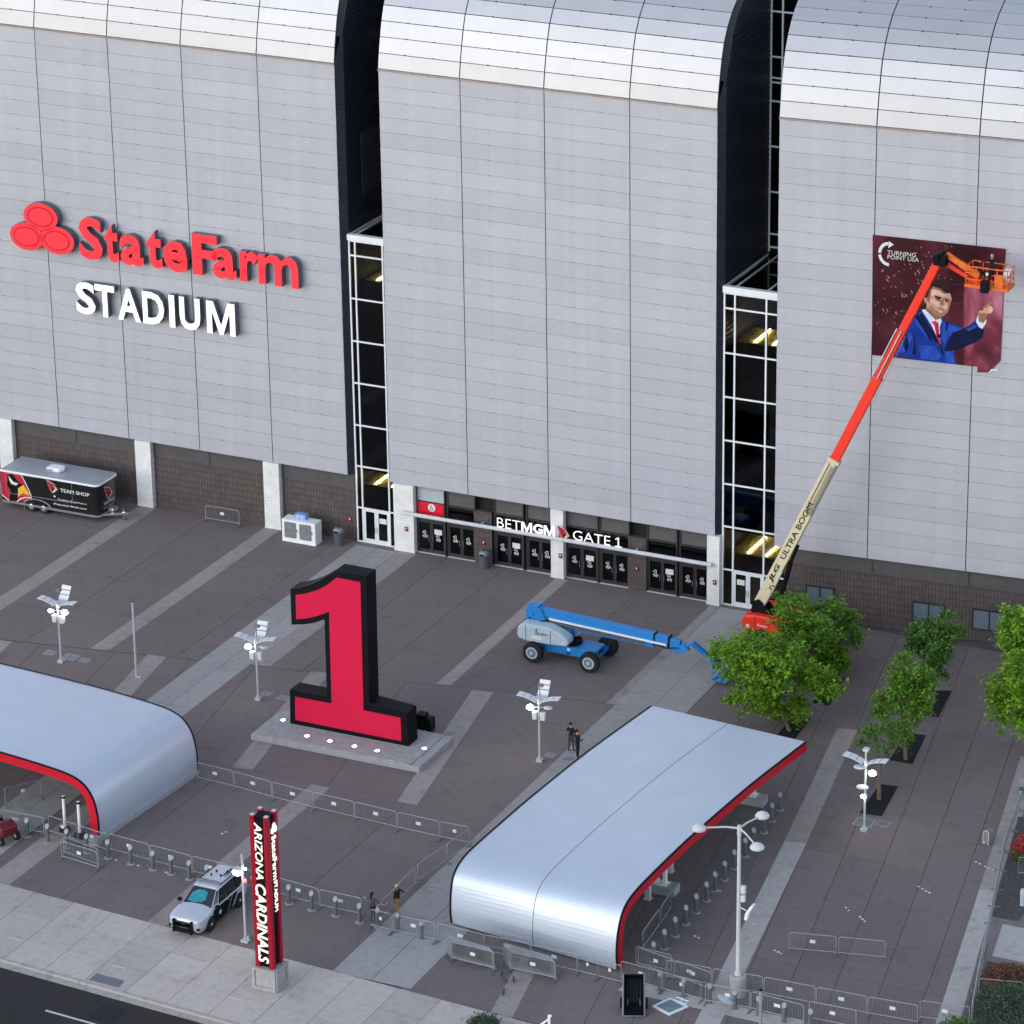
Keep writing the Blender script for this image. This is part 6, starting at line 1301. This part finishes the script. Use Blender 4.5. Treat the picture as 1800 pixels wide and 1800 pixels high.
# ================================================================== PEOPLE
def person(loc, rz, label, shirt, pants, skin, hair, armL, armR, h=1.75, legs=.0, long_sleeve=False, z=0., head_pitch=0., patch=None):
    """one continuous skinned body; arms given as (elbow, wrist) offsets from the shoulder, local axes: -Y is forward"""
    t = thing('person', label, 'person', (loc[0], loc[1], z), rz, 'people'); k = h/1.75
    V, E, R = [], [], []
    def v(p, r, par=None):
        V.append(Vector(p)*k); R.append(r*k); i = len(V)-1
        if par is not None: E.append((par, i))
        return i
    pel = v((0,0,.95), .125); wa = v((0,0,1.12), .115, pel); ch = v((0,.01,1.32), .145, wa); ne = v((0,.0,1.47), .06, ch); hb = v((0,-.015,1.555), .072, ne); hm = v((0,-.02+head_pitch,1.635), .098, hb); ht_ = v((0,-.01+head_pitch,1.715), .075, hm)
    ns = v((0,-.125+head_pitch,1.615), .016, hm)
    for s, f in ((-1, legs), (1, -legs)):
        hp = v((s*.095,0,.88), .095, pel); kn = v((s*.105,-.02-f*.5,.49), .062, hp); an = v((s*.11,.02-f,.09), .042, kn); v((s*.12,-.16-f,.045), .035, an)
    for s, (el, wr) in ((-1, armL), (1, armR)):
        sh = v((s*.185,.01,1.40), .062, ch); S0 = Vector((s*.20,.01,1.40)); e = S0+Vector(el); w = e+Vector(wr); ei = v(e, .042, sh); wi = v(w, .028, ei); d = Vector(wr).normalized(); o = d.orthogonal().normalized(); o2 = d.cross(o)
        pm = v(w+d*.06, .030, wi)
        for q, l in zip((-.03,-.01,.01,.03), (.065,.078,.072,.055)):
            a = v(w+d*.10+o*q, .0095, pm); v(w+d*(.10+l)+o*q-o2*.02, .008, a)
        th = v(w+d*.04+o*.042, .011, wi); v(w+d*.085+o*.06, .009, th)
    me = bpy.data.meshes.new('body'); me.from_pydata([tuple(p) for p in V], E, []); ob = bpy.data.objects.new('body_src', me); C.objects.link(ob)
    sk = ob.modifiers.new('skin', 'SKIN'); sk.use_smooth_shade = True
    for sv, r in zip(me.skin_vertices[0].data, R): sv.radius = (r, r*.85 if r > .11*k else r)
    me.skin_vertices[0].data[0].use_root = True
    su = ob.modifiers.new('sub', 'SUBSURF'); su.levels = 1; su.render_levels = 1
    dg = bpy.context.evaluated_depsgraph_get(); dg.update(); bm_ = bpy.data.meshes.new_from_object(ob.evaluated_get(dg)); C.objects.unlink(ob); bpy.data.objects.remove(ob)
    for mm in (skin, shirt, pants, K['rubber']): bm_.materials.append(mm)
    sLz, idx = [], []
    for p in bm_.polygons:
        c = p.center/k; i = 0
        if c.z < .10: i = 3
        elif c.z < .98 and abs(c.x) < .24 and abs(c.y) < .5: i = 2
        elif c.z < 1.475 and abs(c.x) < .27 and abs(c.y) < .2: i = 1
        else:
            for s, (el, wr) in ((-1, armL), (1, armR)):
                S0 = Vector((s*.20,.01,1.40)); e = S0+Vector(el); lim = .06
                dse = (c-S0).dot(Vector(el).normalized()); dw = (c-e).dot(Vector(wr).normalized())
                if c.x*s > .1 or True:
                    near = min((c-(S0+Vector(el)*f_)).length for f_ in (0,.25,.5,.75))
                    if near < .11: i = 1
                    if long_sleeve and min((c-(e+Vector(wr)*f_)).length for f_ in (0,.3,.6,.9)) < .09: i = 1
            if c.z > 1.49: i = 0
        idx.append(i)
    bm_.polygons.foreach_set('material_index', idx); bm_.polygons.foreach_set('use_smooth', [True]*len(idx)); link('body', bm_, t)
    m = MB(); m.ball(Vector((0,.018+head_pitch,1.665))*k, (.098*k,.105*k,.095*k), 10, 7); m.build('hair', hair, t, smooth=True)
    m = MB(); 
    for s in (-1,1): m.ball(Vector((s*.034,-.108+head_pitch,1.64))*k, .011, 5, 4)
    m.build('eyes', K['cblack'], t); m = MB()
    for s in (-1,1): m.ball(Vector((s*.098,-.005+head_pitch,1.63))*k, (.014,.024,.034), 5, 4)
    m.box(-.028*k,.028*k,(-.112+head_pitch)*k,(-.10+head_pitch)*k,1.572*k,1.582*k); m.build('ears_and_mouth', skin, t)
    if 'long dark hair' in label: m = MB(); m.tube([Vector((0,.06,1.70))*k, Vector((0,.10,1.58))*k, Vector((0,.13,1.40))*k], [.09*k,.085*k,.03*k], 8); m.build('hair', hair, t, smooth=True)
    if patch: m = MB(); m.box(-.13,.13,.135,.15,1.30,1.40); m.build('back_patch', patch, t)
    return t
DN = ((.03,.02,-.29),(.0,-.06,-.25)); DL = ((-.05,.02,-.29),(.0,-.06,-.25))
person((4.81,-22.32), 2.9, 'standing person in black top and dark trousers on the paving, farther of two', K['cblack'], K['pantsgrey'], K['skin'], K['hair'], ((-.08,-.02,-.27),(.16,-.2,.02)), ((.10,-.05,-.26),(-.05,-.22,.08)), 1.8, .08, True)
person((5.5,-22.97), 2.6, 'standing person in black half hidden by the long canopy edge, nearer of two', K['cblack'], K['cblack'], K['skin'], K['hair'], ((-.06,.0,-.28),(.05,-.22,.05)), ((.12,-.05,-.24),(.02,-.2,.1)), 1.78, -.05)
person((4.16,-44.64), 2.9, 'person with long dark hair and grey shirt, arms spread onto two barricades', K['cgrey'], K['cblack'], K['skin'], K['hair'], ((-.2,-.05,-.2),(-.2,-.12,-.05)), ((.22,-.05,-.16),(.22,-.08,-.06)), 1.75, .06)
person((4.95,-43.45), 1.45, 'person in black shirt and tan trousers leaning a hand on the barricade', K['cblack'], K['tan'], K['skind'], K['cap'], DL, ((.12,-.14,-.18),(.1,-.26,-.02)), 1.78, .1, patch=K['foil'])
wl_ = FW(1744,470,1.7); person((wl_.x, -1.75), 0.4, 'worker in dark clothes standing in the orange lift basket', K['cblack'], K['cblack'], K['skin'], K['skin'], ((-.2,-.1,-.05),(-.22,-.1,.02)), ((.2,-.1,-.05),(.24,-.08,.0)), 1.75, .02, True, z=zf+.08)
m = MB()
